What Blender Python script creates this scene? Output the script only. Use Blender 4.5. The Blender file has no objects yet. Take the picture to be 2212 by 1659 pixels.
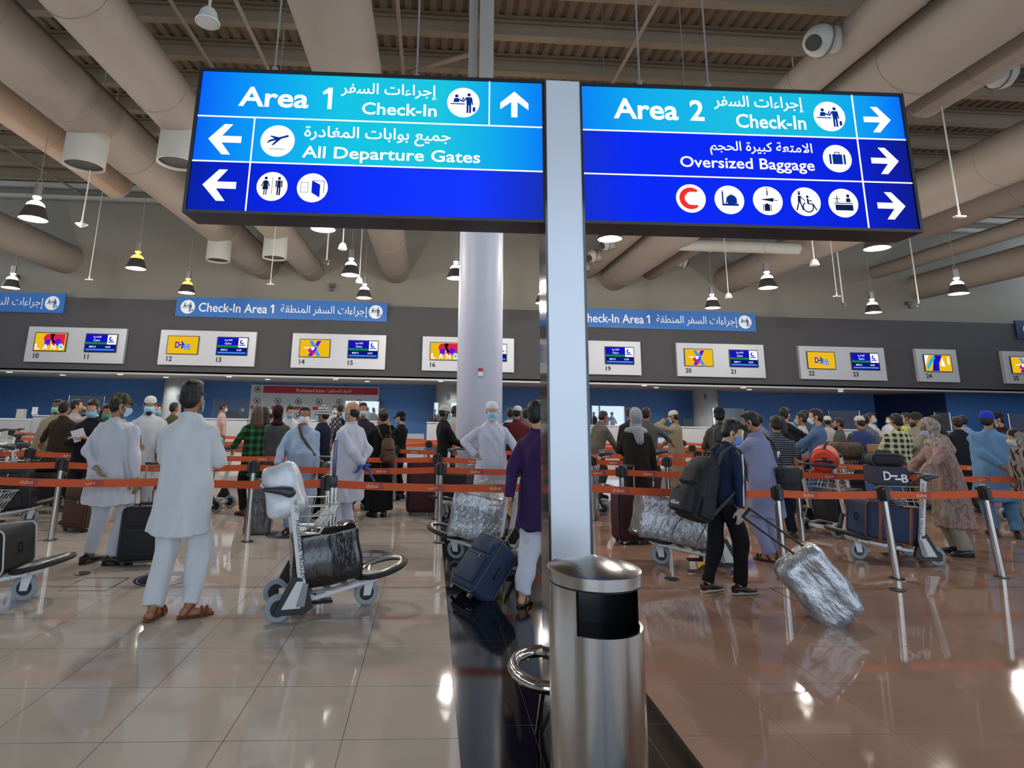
import bpy, bmesh, math, random
import numpy as np
from mathutils import Vector, Matrix, Euler
S = bpy.context.scene
COL = S.collection
R = math.radians
rnd = random.Random(7)

# ---------------------------------------------------------------- camera
FPX, CX, CY, PIT, YAW, ROLL, HC = 1269.77, 1005.5, 616.6, .2103, .0541, .0187, 1.6
_cy, _sy, _cp, _sp, _cr, _sr = math.cos(YAW), math.sin(YAW), math.cos(PIT), math.sin(PIT), math.cos(ROLL), math.sin(ROLL)
FW = Vector((_sy*_cp, _cy*_cp, _sp)); RT = Vector((_cy, -_sy, 0)); UP = RT.cross(FW)
RT, UP = _cr*RT + _sr*UP, -_sr*RT + _cr*UP
EYE = Vector((0, 0, HC))
cam = bpy.data.cameras.new('camera'); cam.sensor_width = 36; cam.lens = FPX/2212*36
cam.shift_x = (1106-CX)/2212; cam.shift_y = (CY-829.5)/2212; cam.clip_end = 200
camo = bpy.data.objects.new('camera', cam); COL.objects.link(camo)
camo.matrix_world = Matrix(((RT.x, UP.x, -FW.x, 0), (RT.y, UP.y, -FW.y, 0), (RT.z, UP.z, -FW.z, HC), (0, 0, 0, 1)))
S.camera = camo

# ---------------------------------------------------------------- daylight, exposure
S.view_settings.view_transform = 'Standard'; S.view_settings.look = 'None'; S.view_settings.gamma = 1
S.view_settings.use_curve_mapping = False
S.view_settings.exposure = 0.1
W = bpy.data.worlds.new('daylight'); S.world = W; W.use_nodes = True
_bg = W.node_tree.nodes['Background']; _bg.inputs[0].default_value = (.68, .82, 1, 1); _bg.inputs[1].default_value = 2.8
LAMP_W = 215.0        # power of each pendant lamp

# ---------------------------------------------------------------- geometry of the place: photo measurements -> metres
def ray(px, py): return FW + RT*((px-CX)/FPX) - UP*((py-CY)/FPX)
def fl(px, py, z=0.0):
    d = ray(px, py); return EYE + d*((z-HC)/d.z)
def aty(px, py, Y):
    d = ray(px, py); return EYE + d*(Y/d.y)

# ---------------------------------------------------------------- materials
def lin(c):
    if isinstance(c, str):
        c = [int(c[i:i+2], 16)/255 for i in (1, 3, 5)]
        c = [x/12.92 if x <= .04045 else ((x+.055)/1.055)**2.4 for x in c]
    return (c[0], c[1], c[2], 1)
MATS = {}
def mat(name, col='#888888', rough=.6, metal=0., emit=0., alpha=1., trans=0., spec=.5, bump=None, var=0., coat=0., aniso=0.):
    """bump=(scale, strength, (sx,sy,sz)) noise relief; var = brightness variation of the colour itself"""
    if name in MATS: return MATS[name]
    m = bpy.data.materials.new(name); m.use_nodes = True; nt = m.node_tree; N = nt.nodes; L = nt.links
    b = N['Principled BSDF']; c = lin(col)
    b.inputs['Base Color'].default_value = c; b.inputs['Roughness'].default_value = rough; b.inputs['Metallic'].default_value = metal
    b.inputs['Specular IOR Level'].default_value = spec
    if emit: b.inputs['Emission Color'].default_value = c; b.inputs['Emission Strength'].default_value = emit
    if alpha < 1: b.inputs['Alpha'].default_value = alpha
    if trans: b.inputs['Transmission Weight'].default_value = trans
    if coat: b.inputs['Coat Weight'].default_value = coat; b.inputs['Coat Roughness'].default_value = .05
    if aniso: b.inputs['Anisotropic'].default_value = aniso
    if bump or var:
        tc = N.new('ShaderNodeTexCoord'); mp = N.new('ShaderNodeMapping'); L.new(tc.outputs['Object'], mp.inputs[0])
        sc = bump[2] if bump and len(bump) > 2 else (1, 1, 1); mp.inputs['Scale'].default_value = sc
        nz = N.new('ShaderNodeTexNoise'); nz.inputs['Scale'].default_value = bump[0] if bump else 8; nz.inputs['Detail'].default_value = 4
        L.new(mp.outputs[0], nz.inputs['Vector'])
        if bump:
            bp = N.new('ShaderNodeBump'); bp.inputs['Strength'].default_value = bump[1]; bp.inputs['Distance'].default_value = .02
            L.new(nz.outputs[0], bp.inputs['Height']); L.new(bp.outputs[0], b.inputs['Normal'])
        if var:
            mr = N.new('ShaderNodeMapRange'); mr.inputs[1].default_value = .3; mr.inputs[2].default_value = .7
            mr.inputs[3].default_value = 1-var; mr.inputs[4].default_value = 1+var; L.new(nz.outputs[0], mr.inputs[0])
            mx = N.new('ShaderNodeVectorMath'); mx.operation = 'SCALE'; mx.inputs[0].default_value = c[:3]; L.new(mr.outputs[0], mx.inputs['Scale'])
            L.new(mx.outputs[0], b.inputs['Base Color'])
    MATS[name] = m; return m

def cloth(col, rough=.85, k=1.0):
    key = 'cloth_%s_%.1f' % (col, k)
    return mat(key, col, rough, bump=(11, .6*k, (1, 1, .3)), var=.04, spec=.2)
def emis(name, col, s=1.0):
    if name in MATS: return MATS[name]
    m = bpy.data.materials.new(name); m.use_nodes = True; nt = m.node_tree; nt.nodes.clear()
    e = nt.nodes.new('ShaderNodeEmission'); o = nt.nodes.new('ShaderNodeOutputMaterial'); nt.links.new(e.outputs[0], o.inputs[0])
    e.inputs[0].default_value = lin(col); e.inputs[1].default_value = s; MATS[name] = m; return m

# ---------------------------------------------------------------- objects
def new_obj(name, me, m=None, parent=None):
    o = bpy.data.objects.new(name, me); COL.objects.link(o)
    if m is not None and not me.materials: me.materials.append(m)
    if parent is not None: o.parent = parent
    return o
def tag(o, label=None, cat=None, group=None, kind=None):
    if label: o['label'] = label
    if cat: o['category'] = cat
    if group: o['group'] = group
    if kind: o['kind'] = kind
    return o
def thing(name, label, cat, loc=(0, 0, 0), rz=0., group=None):
    o = bpy.data.objects.new(name, None); COL.objects.link(o); o.empty_display_size = .1
    o.location = loc; o.rotation_euler = (0, 0, rz); return tag(o, label, cat, group)
KIDS = {}
def copy_tree(o, parent=None):
    c = o.copy(); COL.objects.link(c); c.parent = parent
    for ch in o.children: copy_tree(ch, c)
    return c

class MB:
    """collects shapes into one mesh"""
    def __init__(s): s.v = []; s.f = []
    def add(s, vs, fs, M=None):
        b = len(s.v)
        s.v += [tuple(M @ Vector(p)) for p in vs] if M is not None else [tuple(p) for p in vs]
        s.f += [tuple(i+b for i in f) for f in fs]; return s
    def box(s, c, d, M=None):
        x, y, z = c; a, b_, e = d[0]/2, d[1]/2, d[2]/2
        vs = [(x+i*a, y+j*b_, z+k*e) for k in (-1, 1) for j in (-1, 1) for i in (-1, 1)]
        return s.add(vs, [(0, 2, 3, 1), (4, 5, 7, 6), (0, 1, 5, 4), (2, 6, 7, 3), (0, 4, 6, 2), (1, 3, 7, 5)], M)
    def rbox(s, c, d, r=.02, seg=3, M=None, taper=None):
        bm = bmesh.new(); bmesh.ops.create_cube(bm, size=1)
        for v in bm.verts: v.co = Vector((v.co.x*d[0], v.co.y*d[1], v.co.z*d[2]))
        bmesh.ops.bevel(bm, geom=bm.edges[:], offset=r, segments=seg, profile=.5, affect='EDGES')
        vs = []
        for i, v in enumerate(bm.verts):
            v.index = i; p = v.co.copy()
            if taper: t = (p.z/d[2]+.5); p.x *= 1+(taper-1)*t; p.y *= 1+(taper-1)*t
            vs.append(p+Vector(c))
        fs = [tuple(v.index for v in f.verts) for f in bm.faces]; bm.free()
        return s.add(vs, fs, M)
    def frus(s, p0, p1, r0, r1=None, n=12, cap=True, M=None):
        r1 = r0 if r1 is None else r1; p0 = Vector(p0); p1 = Vector(p1); d = (p1-p0)
        if d.length < 1e-9: return s
        q = d.to_track_quat('Z', 'Y'); vs = []
        for p, r in ((p0, r0), (p1, r1)):
            for i in range(n): a = 2*math.pi*i/n; vs.append(p + q @ Vector((r*math.cos(a), r*math.sin(a), 0)))
        fs = [(i, (i+1) % n, n+(i+1) % n, n+i) for i in range(n)]
        if cap: fs += [tuple(range(n-1, -1, -1)), tuple(range(n, 2*n))]
        return s.add(vs, fs, M)
    def tube(s, pts, r, n=8, M=None, closed=False, cap=True):
        pts = [Vector(p) for p in pts]; m = len(pts); rs = r if isinstance(r, (list, tuple)) else [r]*m; vs = []; up = None
        for i, p in enumerate(pts):
            a = pts[i-1] if (i > 0 or closed) else p; b = pts[(i+1) % m] if (i < m-1 or closed) else p
            t = (b-a).normalized()
            if up is None: up = t.orthogonal().normalized()
            u = (up - t*up.dot(t)); u = u.normalized() if u.length > 1e-6 else t.orthogonal().normalized(); up = u; w = t.cross(u)
            for k in range(n): an = 2*math.pi*k/n; vs.append(p + (u*math.cos(an)+w*math.sin(an))*rs[i])
        fs = []
        for i in range(m if closed else m-1):
            j = (i+1) % m
            fs += [(i*n+k, i*n+(k+1) % n, j*n+(k+1) % n, j*n+k) for k in range(n)]
        if cap and not closed: fs += [tuple(range(n-1, -1, -1)), tuple((m-1)*n+k for k in range(n))]
        return s.add(vs, fs, M)
    def lathe(s, prof, c=(0, 0, 0), n=32, M=None, a0=0., a1=360.):
        full = abs(a1-a0) >= 359.9; k = n if full else n+1; vs = []
        for i in range(k):
            a = R(a0+(a1-a0)*i/n)
            for r, z in prof: vs.append((c[0]+r*math.cos(a), c[1]+r*math.sin(a), c[2]+z))
        m = len(prof); fs = []
        for i in range(n):
            j = (i+1) % k
            for q in range(m-1): fs.append((i*m+q, j*m+q, j*m+q+1, i*m+q+1))
        return s.add(vs, fs, M)
    def ell(s, c, r, n=12, M=None, rot=None):
        vs = []; fs = []; h = n//2+1
        Q = rot if rot is not None else Matrix.Identity(3)
        vs.append(Vector(c)+Q @ Vector((0, 0, -r[2])))
        for j in range(1, h):
            ph = math.pi*j/h-math.pi/2
            for i in range(n):
                a = 2*math.pi*i/n; vs.append(Vector(c)+Q @ Vector((r[0]*math.cos(ph)*math.cos(a), r[1]*math.cos(ph)*math.sin(a), r[2]*math.sin(ph))))
        vs.append(Vector(c)+Q @ Vector((0, 0, r[2]))); t = len(vs)-1
        for i in range(n):
            k = (i+1) % n; fs.append((0, 1+k, 1+i)); fs.append((t, t-n+i, t-n+k))
            for j in range(h-2): fs.append((1+j*n+i, 1+j*n+k, 1+(j+1)*n+k, 1+(j+1)*n+i))
        return s.add(vs, fs, M)
    def cap(s, p0, p1, r0, r1=None, n=10):
        """closed tapered limb with round ends"""
        r1 = r0 if r1 is None else r1; p0 = Vector(p0); p1 = Vector(p1); d = p1-p0; L = d.length
        q = d.to_track_quat('Z', 'Y') if L > 1e-6 else Matrix.Identity(3).to_quaternion()
        rings = [(-r0, 0), (-r0*.8, r0*.6), (-r0*.35, r0*.94), (0, r0), (L, r1), (L+r1*.35, r1*.94), (L+r1*.8, r1*.6), (L+r1, 0)]
        vs = []; fs = []
        for z, r in rings[1:-1]:
            for i in range(n): a = 2*math.pi*i/n; vs.append(p0+q @ Vector((r*math.cos(a), r*math.sin(a), z)))
        vs.append(p0+q @ Vector((0, 0, -r0))); vs.append(p0+q @ Vector((0, 0, L+r1))); m = len(rings)-2
        for j in range(m-1): fs += [(j*n+i, j*n+(i+1) % n, (j+1)*n+(i+1) % n, (j+1)*n+i) for i in range(n)]
        fs += [(m*n, (i+1) % n, i) for i in range(n)] + [(m*n+1, (m-1)*n+i, (m-1)*n+(i+1) % n) for i in range(n)]
        return s.add(vs, fs)
    def loft(s, rings, cap=True, M=None):
        n = len(rings[0]); vs = [p for r in rings for p in r]; fs = []
        for j in range(len(rings)-1): fs += [(j*n+i, j*n+(i+1) % n, (j+1)*n+(i+1) % n, (j+1)*n+i) for i in range(n)]
        if cap: fs += [tuple(range(n-1, -1, -1)), tuple((len(rings)-1)*n+i for i in range(n))]
        return s.add(vs, fs, M)
    def prism(s, poly, fr, d0, d1):
        """polygon given on frame fr=(origin,U,V,N), thickened from d0 to d1 along N"""
        o, U, V, N = fr; n = len(poly)
        vs = [o+U*x+V*y+N*d0 for x, y in poly]+[o+U*x+V*y+N*d1 for x, y in poly]
        return s.add(vs, [tuple(range(n-1, -1, -1)), tuple(range(n, 2*n))]+[(i, (i+1) % n, n+(i+1) % n, n+i) for i in range(n)])
    def mesh(s, smooth=35):
        me = bpy.data.meshes.new('m'); me.from_pydata(s.v, [], s.f); me.update()
        if smooth: me.shade_smooth(); me.set_sharp_from_angle(angle=R(smooth))
        return me
    def build(s, name, m, parent=None, smooth=35): return new_obj(name, s.mesh(smooth), m, parent)

# ---------------------------------------------------------------- lettering and pictograms on a flat face
_AR = {'ا': (0xFE8D, 0), 'إ': (0xFE87, 0), 'ب': (0xFE8F, 1), 'ت': (0xFE95, 1), 'ة': (0xFE93, 0), 'ج': (0xFE9D, 1), 'ح': (0xFEA1, 1), 'د': (0xFEA9, 0),
       'ر': (0xFEAD, 0), 'س': (0xFEB1, 1), 'ط': (0xFEC1, 1), 'ظ': (0xFEC5, 1), 'ع': (0xFEC9, 1), 'غ': (0xFECD, 1), 'ف': (0xFED1, 1), 'ق': (0xFED5, 1),
       'ك': (0xFED9, 1), 'ل': (0xFEDD, 1), 'م': (0xFEE1, 1), 'ن': (0xFEE5, 1), 'و': (0xFEED, 0), 'ه': (0xFEE9, 1), 'ي': (0xFEF1, 1), 'لا': (0xFEFB, 0)}
def arabic(t):
    out = []; toks = []; i = 0
    while i < len(t):
        if t[i:i+2] == 'لا': toks.append('لا'); i += 2
        else: toks.append(t[i]); i += 1
    for k, c in enumerate(toks):
        if c not in _AR: out.append(c); continue
        base, two = _AR[c]; prev = toks[k-1] if k else ''; nxt = toks[k+1] if k+1 < len(toks) else ''
        jp = prev in _AR and _AR[prev][1]; jn = two and nxt in _AR
        out.append(chr(base+(3 if jp and jn else 2 if jn else 1 if jp else 0)))
    return ''.join(reversed(out))
_TS = bpy.data.scenes.new('scratch')
_TX = {}
def baked(o):
    with bpy.context.temp_override(scene=_TS, view_layer=_TS.view_layers[0]):
        dg = bpy.context.evaluated_depsgraph_get(); return bpy.data.meshes.new_from_object(o.evaluated_get(dg))
def text2d(t, bold=0.):
    """outline of a text as 2-D vertices scaled into the unit box, plus faces"""
    k = (t, bold)
    if k in _TX: return _TX[k]
    cu = bpy.data.curves.new('t', 'FONT'); cu.body = t; cu.size = 1; cu.offset = bold; cu.resolution_u = 3
    o = bpy.data.objects.new('t', cu); _TS.collection.objects.link(o)
    me = baked(o)
    v = [(p.co.x, p.co.y) for p in me.vertices]; f = [tuple(p.vertices) for p in me.polygons]
    bpy.data.meshes.remove(me); bpy.data.objects.remove(o); bpy.data.curves.remove(cu)
    x0 = min(p[0] for p in v); x1 = max(p[0] for p in v); y0 = min(p[1] for p in v); y1 = max(p[1] for p in v)
    _TX[k] = ([((x-x0)/(x1-x0), (y-y0)/(y1-y0)) for x, y in v], f, (x1-x0)/(y1-y0)); return _TX[k]
def lettering(mb, t, fr, box, d=.002, bold=0., w=None):
    """box=(x0,y0,x1,y1) on the frame; the text fills it"""
    v, f, asp = text2d(t, bold); o, U, V, N = fr; x0, y0, x1, y1 = box
    if w == 'keep': x1 = x0+(y1-y0)*asp
    if w == 'keepr': x0 = x1-(y1-y0)*asp
    if w == 'keepc': c = (x0+x1)/2; h = (y1-y0)*asp/2; x0, x1 = c-h, c+h
    mb.add([o+U*(x0+(x1-x0)*x)+V*(y0+(y1-y0)*y)+N*d for x, y in v], f); return mb
def flat(mb, shapes, fr, c=(0, 0), r=1., d=.002):
    """2-D shapes in units of r about c: r rect, c circle, l stroke, p polygon, a arc band"""
    o, U, V, N = fr
    def put(poly): mb.add([o+U*(c[0]+r*x)+V*(c[1]+r*y)+N*d for x, y in poly], [tuple(range(len(poly)))])
    for sh in shapes:
        k = sh[0]
        if k == 'r': _, a, b, e, g = sh; put([(a, b), (e, b), (e, g), (a, g)])
        elif k == 'c': _, x, y, q = sh; put([(x+q*math.cos(i*math.pi/16), y+q*math.sin(i*math.pi/16)) for i in range(32)])
        elif k == 'l':
            _, a, b, e, g, w = sh; dx, dy = e-a, g-b; L = math.hypot(dx, dy) or 1; nx, ny = -dy/L*w/2, dx/L*w/2
            put([(a-nx, b-ny), (e-nx, g-ny), (e+nx, g+ny), (a+nx, b+ny)])
        elif k == 'p': put(sh[1])
        elif k == 'a':
            _, x, y, r0, r1, a0, a1 = sh; n = 24
            for i in range(n):
                p, q = R(a0+(a1-a0)*i/n), R(a0+(a1-a0)*(i+1)/n)
                put([(x+r0*math.cos(p), y+r0*math.sin(p)), (x+r1*math.cos(p), y+r1*math.sin(p)), (x+r1*math.cos(q), y+r1*math.sin(q)), (x+r0*math.cos(q), y+r0*math.sin(q))])
    return mb
ARROW_R = [('p', [(-1, .22), (.25, .22), (.25, -.22), (-1, -.22)]), ('p', [(-.42, 1), (.1, 1), (1, 0), (.35, 0)]), ('p', [(.35, 0), (1, 0), (.1, -1), (-.42, -1)]), ('p', [(.1, .22), (.62, .22), (.62, -.22), (.1, -.22)])]
def turned(sh, k):
    def q(x, y): return {1: (x, y), 2: (-x, y), 3: (-y, x)}[k]
    return [('p', [q(x, y) for x, y in s[1]][::(-1 if k == 2 else 1)]) for s in sh]
def pict_checkin():
    return [('c', -.42, .42, .11), ('p', [(-.62, .0), (-.25, .0), (-.28, .28), (-.56, .28)]), ('l', -.28, .2, -.1, .08, .09), ('l', -.1, .08, .02, .36, .08),
            ('r', -.8, -.14, .1, -.07), ('c', .34, .52, .11), ('p', [(.2, -.2), (.48, -.2), (.52, .36), (.16, .36)]), ('l', .2, .32, -.04, .02, .09), ('l', .5, .3, .56, -.15, .08),
            ('r', .2, -.7, .32, -.2), ('r', .36, -.7, .48, -.2), ('r', .58, -.6, .74, -.3)]
# ================================================================ the hall
TILE, GX, GXR, GY = .5763, .189, 1.3142, 3.3364
YF, YW, YB, ZS, ZF, ZC = 24.8, 25.7, 31.3, 2.87, 5.9, 11.6
XL, XR, YN = -24., 29., -9.
def tile_mat(name, col, rough, g=.0022, var=.035):
    m = bpy.data.materials.new(name); m.use_nodes = True; nt = m.node_tree; N = nt.nodes; L = nt.links; b = N['Principled BSDF']
    tc = N.new('ShaderNodeTexCoord'); sx = N.new('ShaderNodeSeparateXYZ'); L.new(tc.outputs['Object'], sx.inputs[0])
    def mth(op, a, b_=None):
        n = N.new('ShaderNodeMath'); n.operation = op
        for i, q in enumerate((a, b_)):
            if q is None: continue
            if isinstance(q, (int, float)): n.inputs[i].default_value = q
            else: L.new(q, n.inputs[i])
        return n.outputs[0]
    gs = []; cells = []
    for ax in ('X', 'Y'):
        t = mth('DIVIDE', sx.outputs[ax], TILE); f = mth('FRACT', t); cells.append(mth('FLOOR', t))
        gs.append(mth('GREATER_THAN', mth('ABSOLUTE', mth('SUBTRACT', f, .5)), .5-g/TILE))
    gr = mth('MAXIMUM', gs[0], gs[1])
    cb = N.new('ShaderNodeCombineXYZ'); L.new(cells[0], cb.inputs[0]); L.new(cells[1], cb.inputs[1])
    wn = N.new('ShaderNodeTexWhiteNoise'); wn.noise_dimensions = '2D'; L.new(cb.outputs[0], wn.inputs['Vector'])
    nz = N.new('ShaderNodeTexNoise'); nz.inputs['Scale'].default_value = 1.3; nz.inputs['Detail'].default_value = 5; L.new(tc.outputs['Object'], nz.inputs['Vector'])
    v = mth('ADD', mth('MULTIPLY', wn.outputs[0], var), mth('MULTIPLY', nz.outputs[0], var*2)); v = mth('ADD', v, 1-1.5*var)
    c = lin(col); sv = N.new('ShaderNodeVectorMath'); sv.operation = 'SCALE'; sv.inputs[0].default_value = c[:3]; L.new(v, sv.inputs['Scale'])
    mx = N.new('ShaderNodeMix'); mx.data_type = 'RGBA'; L.new(gr, mx.inputs['Factor']); L.new(sv.outputs[0], mx.inputs['A']); mx.inputs['B'].default_value = lin('#2a2522')
    L.new(mx.outputs['Result'], b.inputs['Base Color'])
    L.new(mth('ADD', mth('MULTIPLY', gr, .5), mth('ADD', rough-.015, mth('MULTIPLY', nz.outputs[0], .03))), b.inputs['Roughness'])
    b.inputs['IOR'].default_value = 1.5
    return m
def structure(name, mb, m, smooth=0, loc=None):
    o = mb.build(name, m, None, smooth); o['kind'] = 'structure'
    if loc: o.location = loc
    return o
M_FL = tile_mat('beige polished tile', '#b4a99e', .045); M_FR = tile_mat('polished tile in warm light', '#9a7b69', .045)  # right-hand tiles are redder: warm lamp light put into their colour
structure('floor', MB().box(((XL-GX)/2, 12, -.05), (GX-XL, 42, .1)), M_FL, 0, (GX, GY, 0))
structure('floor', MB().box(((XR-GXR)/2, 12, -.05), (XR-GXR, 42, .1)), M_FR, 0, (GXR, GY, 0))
structure('floor', MB().box(((GX+GXR)/2, 15.3, -.05), (GXR-GX, 42, .1)), tile_mat('black granite', '#101012', .07, .0012, .2))
M_WALL = mat('beige wall paint', '#827d72', .9, bump=(30, .03)); M_FASC = mat('charcoal cladding', '#434143', .75, bump=(3, .02), var=.03)
structure('wall_back', MB().box(((XL+XR)/2, YW+.15, (ZF+ZC)/2-.2), (XR-XL, .3, ZC-ZF+.4)), M_WALL)
# side walls; the high openings are unseen, added to brighten the far end
for nm, x in (('wall_left', XL-.15), ('wall_right', XR+.15)):
    q = MB().box((x, (YN+YB)/2, 3.2), (.3, YB-YN, 6.4)).box((x, (YN+YB)/2, ZC-.3), (.3, YB-YN, .6))
    for i in range(9): q.box((x, YN+.5+i*4.4, 8.9), (.3, .5, 5.))
    structure(nm, q, M_WALL)
structure('wall_fascia', MB().box(((XL+XR)/2, YF+.5, (ZS+ZF)/2), (XR-XL, 1., ZF-ZS)), M_FASC)
structure('trim_1', MB().box(((XL+XR)/2, YF-.04, ZS-.03), (XR-XL, .09, .07)), mat('light metal edge', '#a7a9aa', .4, .3))
structure('ceiling', MB().box(((XL+XR)/2, (YF+YB)/2, ZS+.04), (XR-XL, YB-YF, .08)), mat('soffit white', '#8b8d8c', .6))
M_BLUE = mat('royal blue wall', '#4274b4', .55, var=.02); M_BLUE_SHADE = mat('shaded alcove blue', '#0c2550', .6)  # alcove is the same blue wall, its shade put into a darker colour
xa = aty(1890, 880, YB).x; xb = aty(2045, 880, 27.3).x
structure('wall_counter', MB().box(((XL+xa)/2, YB+.1, ZS/2), (xa-XL, .2, ZS)), M_BLUE)
structure('wall_alcove', MB().prism([(xa, YB), (xb, 27.3), (xb+.1, 27.4), (xa+.1, YB+.1)], (Vector(), Vector((1, 0, 0)), Vector((0, 1, 0)), Vector((0, 0, 1))), 0, ZS), M_BLUE_SHADE)
structure('wall_side_counter', MB().box(((xb+XR)/2, 27.4, ZS/2), (XR-xb, .2, ZS)), M_BLUE)
# glazed front behind the photographer: posts and a header, daylight comes in between them
fb = MB()
for i in range(14): fb.box((XL+1+i*4, YN, 3.6), (.5 if i % 3 == 0 else .12, .2, 7.2))
fb.box((XL+7.5, YN+.1, 3.6), (15., .2, 7.2))
fb.box(((XL+XR)/2, YN, 9.4), (XR-XL, .25, 4.4)); fb.box(((XL+XR)/2, YN, 3.), (XR-XL, .1, .1))
structure('wall_front', fb, mat('facade metal', '#56524c', .5))
# roof: corrugated deck with ribs along the hall
dk = MB(); n = int((XR-XL)/.32); prof = []
for i in range(n):
    x = XL+i*.32; prof += [(x, ZC), (x+.17, ZC), (x+.2, ZC+.07), (x+.29, ZC+.07)]
for Y in (YN, YW+.2): dk.v += [(x, Y, z) for x, z in prof]
k = len(prof); dk.f = [(i, i+1, k+i+1, k+i) for i in range(k-1)]
M_DECK = mat('roof deck paint', '#857766', .8, var=.05)
structure('ceiling', dk, M_DECK)
structure('roof', MB().box(((XL+XR)/2, (YN+YB)/2, ZC+.3), (XR-XL+1, YB-YN+1, .2)), M_DECK)
M_BEAM = mat('beam paint', '#8f7f69', .75, bump=(6, .05), var=.04)
def roof_beam(Y, lab):
    b = MB(); c = (XL+XR)/2; w = XR-XL
    b.box((c, Y, ZC-.3), (w, .03, .5)); b.box((c, Y, ZC-.56), (w, .26, .03)); b.box((c, Y, ZC-.03), (w, .3, .04))
    b.box((c, Y-.1, ZC-.16), (w, .05, .05))
    o = b.build('roof_beam', M_BEAM, None, 0); o['kind'] = 'structure'
for i in range(16): roof_beam(.3+1.64*i, '')
gb = MB(); c = (XL+XR)/2
gb.box((c, YW-.35, 10.95), (XR-XL, .2, .22)); gb.box((c, YW-.35, 10.42), (XR-XL, .2, .16))
o = gb.build('wall_girder', mat('girder paint', '#aaa79e', .7), None, 0); o['kind'] = 'structure'
M_PIPE = mat('pipe paint', '#9a8a74', .6)
for phi in (124.5, 117.5, 96.5, 83., 62., 150., 20.):
    x = 9.0/math.tan(R(phi)); o = MB().frus((x, -6, 10.6), (x, YW, 10.6), .05).build('trim_pipe', M_PIPE); o['kind'] = 'structure'
structure('wall_brace', MB().frus((-1.2, 15.2, 10.9), (.75, 12., 9.6), .06), M_BEAM)
# the round column and the steel one it clads; columns in front of the blue wall
col = structure('column', MB().lathe([(.435, 0), (.435, 7.4)], (.92, 11.35, 0), 48).box((.92, 11.35, 7.4), (.6, .6, .05)), mat('column white', '#a6a8b6', .45), 40)
structure('column', MB().box((.97, 11.35, 9.5), (.3, .22, 4.2)).box((.7, 11.6, 9.5), (.2, .05, 4.2)), mat('steel column', '#b4afa8', .6))
for px in (383, 968, 1522):
    p = aty(px, 850, 29.6); structure('column', MB().lathe([(.6, 0), (.6, ZS)], (p.x, p.y, 0), 32), mat('grey column', '#8f979a', .5, bump=(14, .1)), 40)
    q = aty(px+2, 857, 28.98); tag(MB().box((q.x, q.y, q.z), (.12, .05, .22)).build('call_point', mat('box grey', '#55585c', .5)), 'small dark call box on the %s grey column before the blue wall' % {383: 'leftmost', 968: 'middle', 1522: 'rightmost'}[px], 'call box')
q = aty(1038, 803, 10.9)
t = thing('fire_call_point', 'red and white fire call point on the round white column', 'fire alarm', (q.x, q.y, q.z))
MB().box((0, 0, .035), (.085, .05, .06)).build('alarm_box', mat('alarm red', '#a01822', .4), t, 0); MB().box((0, 0, -.04), (.085, .045, .08)).build('notice_plate', mat('white plate', '#d8d8d8', .5), t, 0)

# ---------------------------------------------------------------- air ducts
M_DUCT = mat('duct paint', '#8a7f74', .75, bump=(2.5, .08, (1, .15, 1)), var=.03); M_SPOUT = mat('spout paint', '#a6a49b', .6); M_DARK = mat('dark inside', '#3a3835', .9)
def duct(x, z, r, y0, y1, label, joints=4, ends='', m=None):
    t = thing('air_duct', label, 'duct', (x, y1, z)); t.location = (x, (y0+y1)/2, z); h = (y1-y0)/2-.012; b = MB()
    prof = [(r, -h), (r, h)]; b.frus((0, -h, 0), (0, h, 0), r, r, 40, ends == 'cap')
    b.build('tube', m or M_DUCT, t, 40)
    for i in range(joints):
        y = -h+(i+.5)*2*h/joints
        MB().tube([(math.cos(a)*(r+.003), y, math.sin(a)*(r+.003)) for a in [i*math.pi/16 for i in range(32)]], .008, 6, closed=True).build('seam_ring', m or M_DUCT, t)
    return t
def spout(t, y, zb, r=.395):
    x, z = t.location.x, t.location.z; yy = y-t.location.y
    b = MB().lathe([(r*.98, -.2), (r, zb-z), (r-.03, zb-z), (r-.05, -.2)], (0, yy, 0), 36); o = b.build('spout', M_SPOUT, t, 40)
    g = MB().frus((0, yy, zb-z+.06), (0, yy, zb-z+.05), r-.03, None, 36).build('grille', M_DARK, o)
dA = duct(-7.47, 7.68, .6, 2, YW, 'wide beige air duct with two drop spouts, outer one of the spouted pair', 9)
dB = duct(-5.4, 7.56, .5, 1, YW, 'beige air duct with two drop spouts, inner one of the spouted pair', 9)
for d, ys in ((dA, (12.07, 20.1)), (dB, (11.73, 19.5))):
    for y in ys: spout(d, y, 6.5)
duct(-1.72, 7.7, .62, 1, YW, 'wide beige air duct running above the sign for Area 1', 7)
duct(8.12, 7.65, .6, 1, YW, 'thickest air duct above the Area 2 sign, between two thinner ducts', 8)
dD = duct(6.98, 7.92, .33, 1, YW, 'thin air duct with ball elbows on its left side above Area 2 sign', 7)
duct(13.44, 7.7, .62, 3, YW, 'wide air duct passing beside the outer end of the Area 2 sign', 6)
duct(-15.9, 7.72, .64, 5, YW, 'air duct entering the beige wall above the farthest left pendant lamps', 4)
duct(22.6, 7.65, .58, 10, YW, 'air duct entering the beige wall at the far right of the hall', 3)
duct(20.6, 8.3, .3, 12, YW, 'thin air duct beside the far right wide duct', 3)
dF = duct(9.75, 7.9, .36, 3, 10.3, 'short thin air duct with round end and ball outlet above Area 2 sign', 3, 'cap')
MB().ell((0, dF.location.y*0+(10.3-3)/2, 0), (.36, .2, .36), 24).build('end_cap', M_DUCT, dF)
dG = duct(9.83, 7.94, .34, 17, YW, 'thin air duct with three ball outlets ending at the beige wall', 3)
dO = duct(-9.75, 8.2, .45, 4, 17.4, 'flexible orange-lit duct with collars and open end beside spouted ducts', 6, '', mat('flex duct', '#b59b86', .7, bump=(5, .15, (1, .2, 1))))
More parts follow.
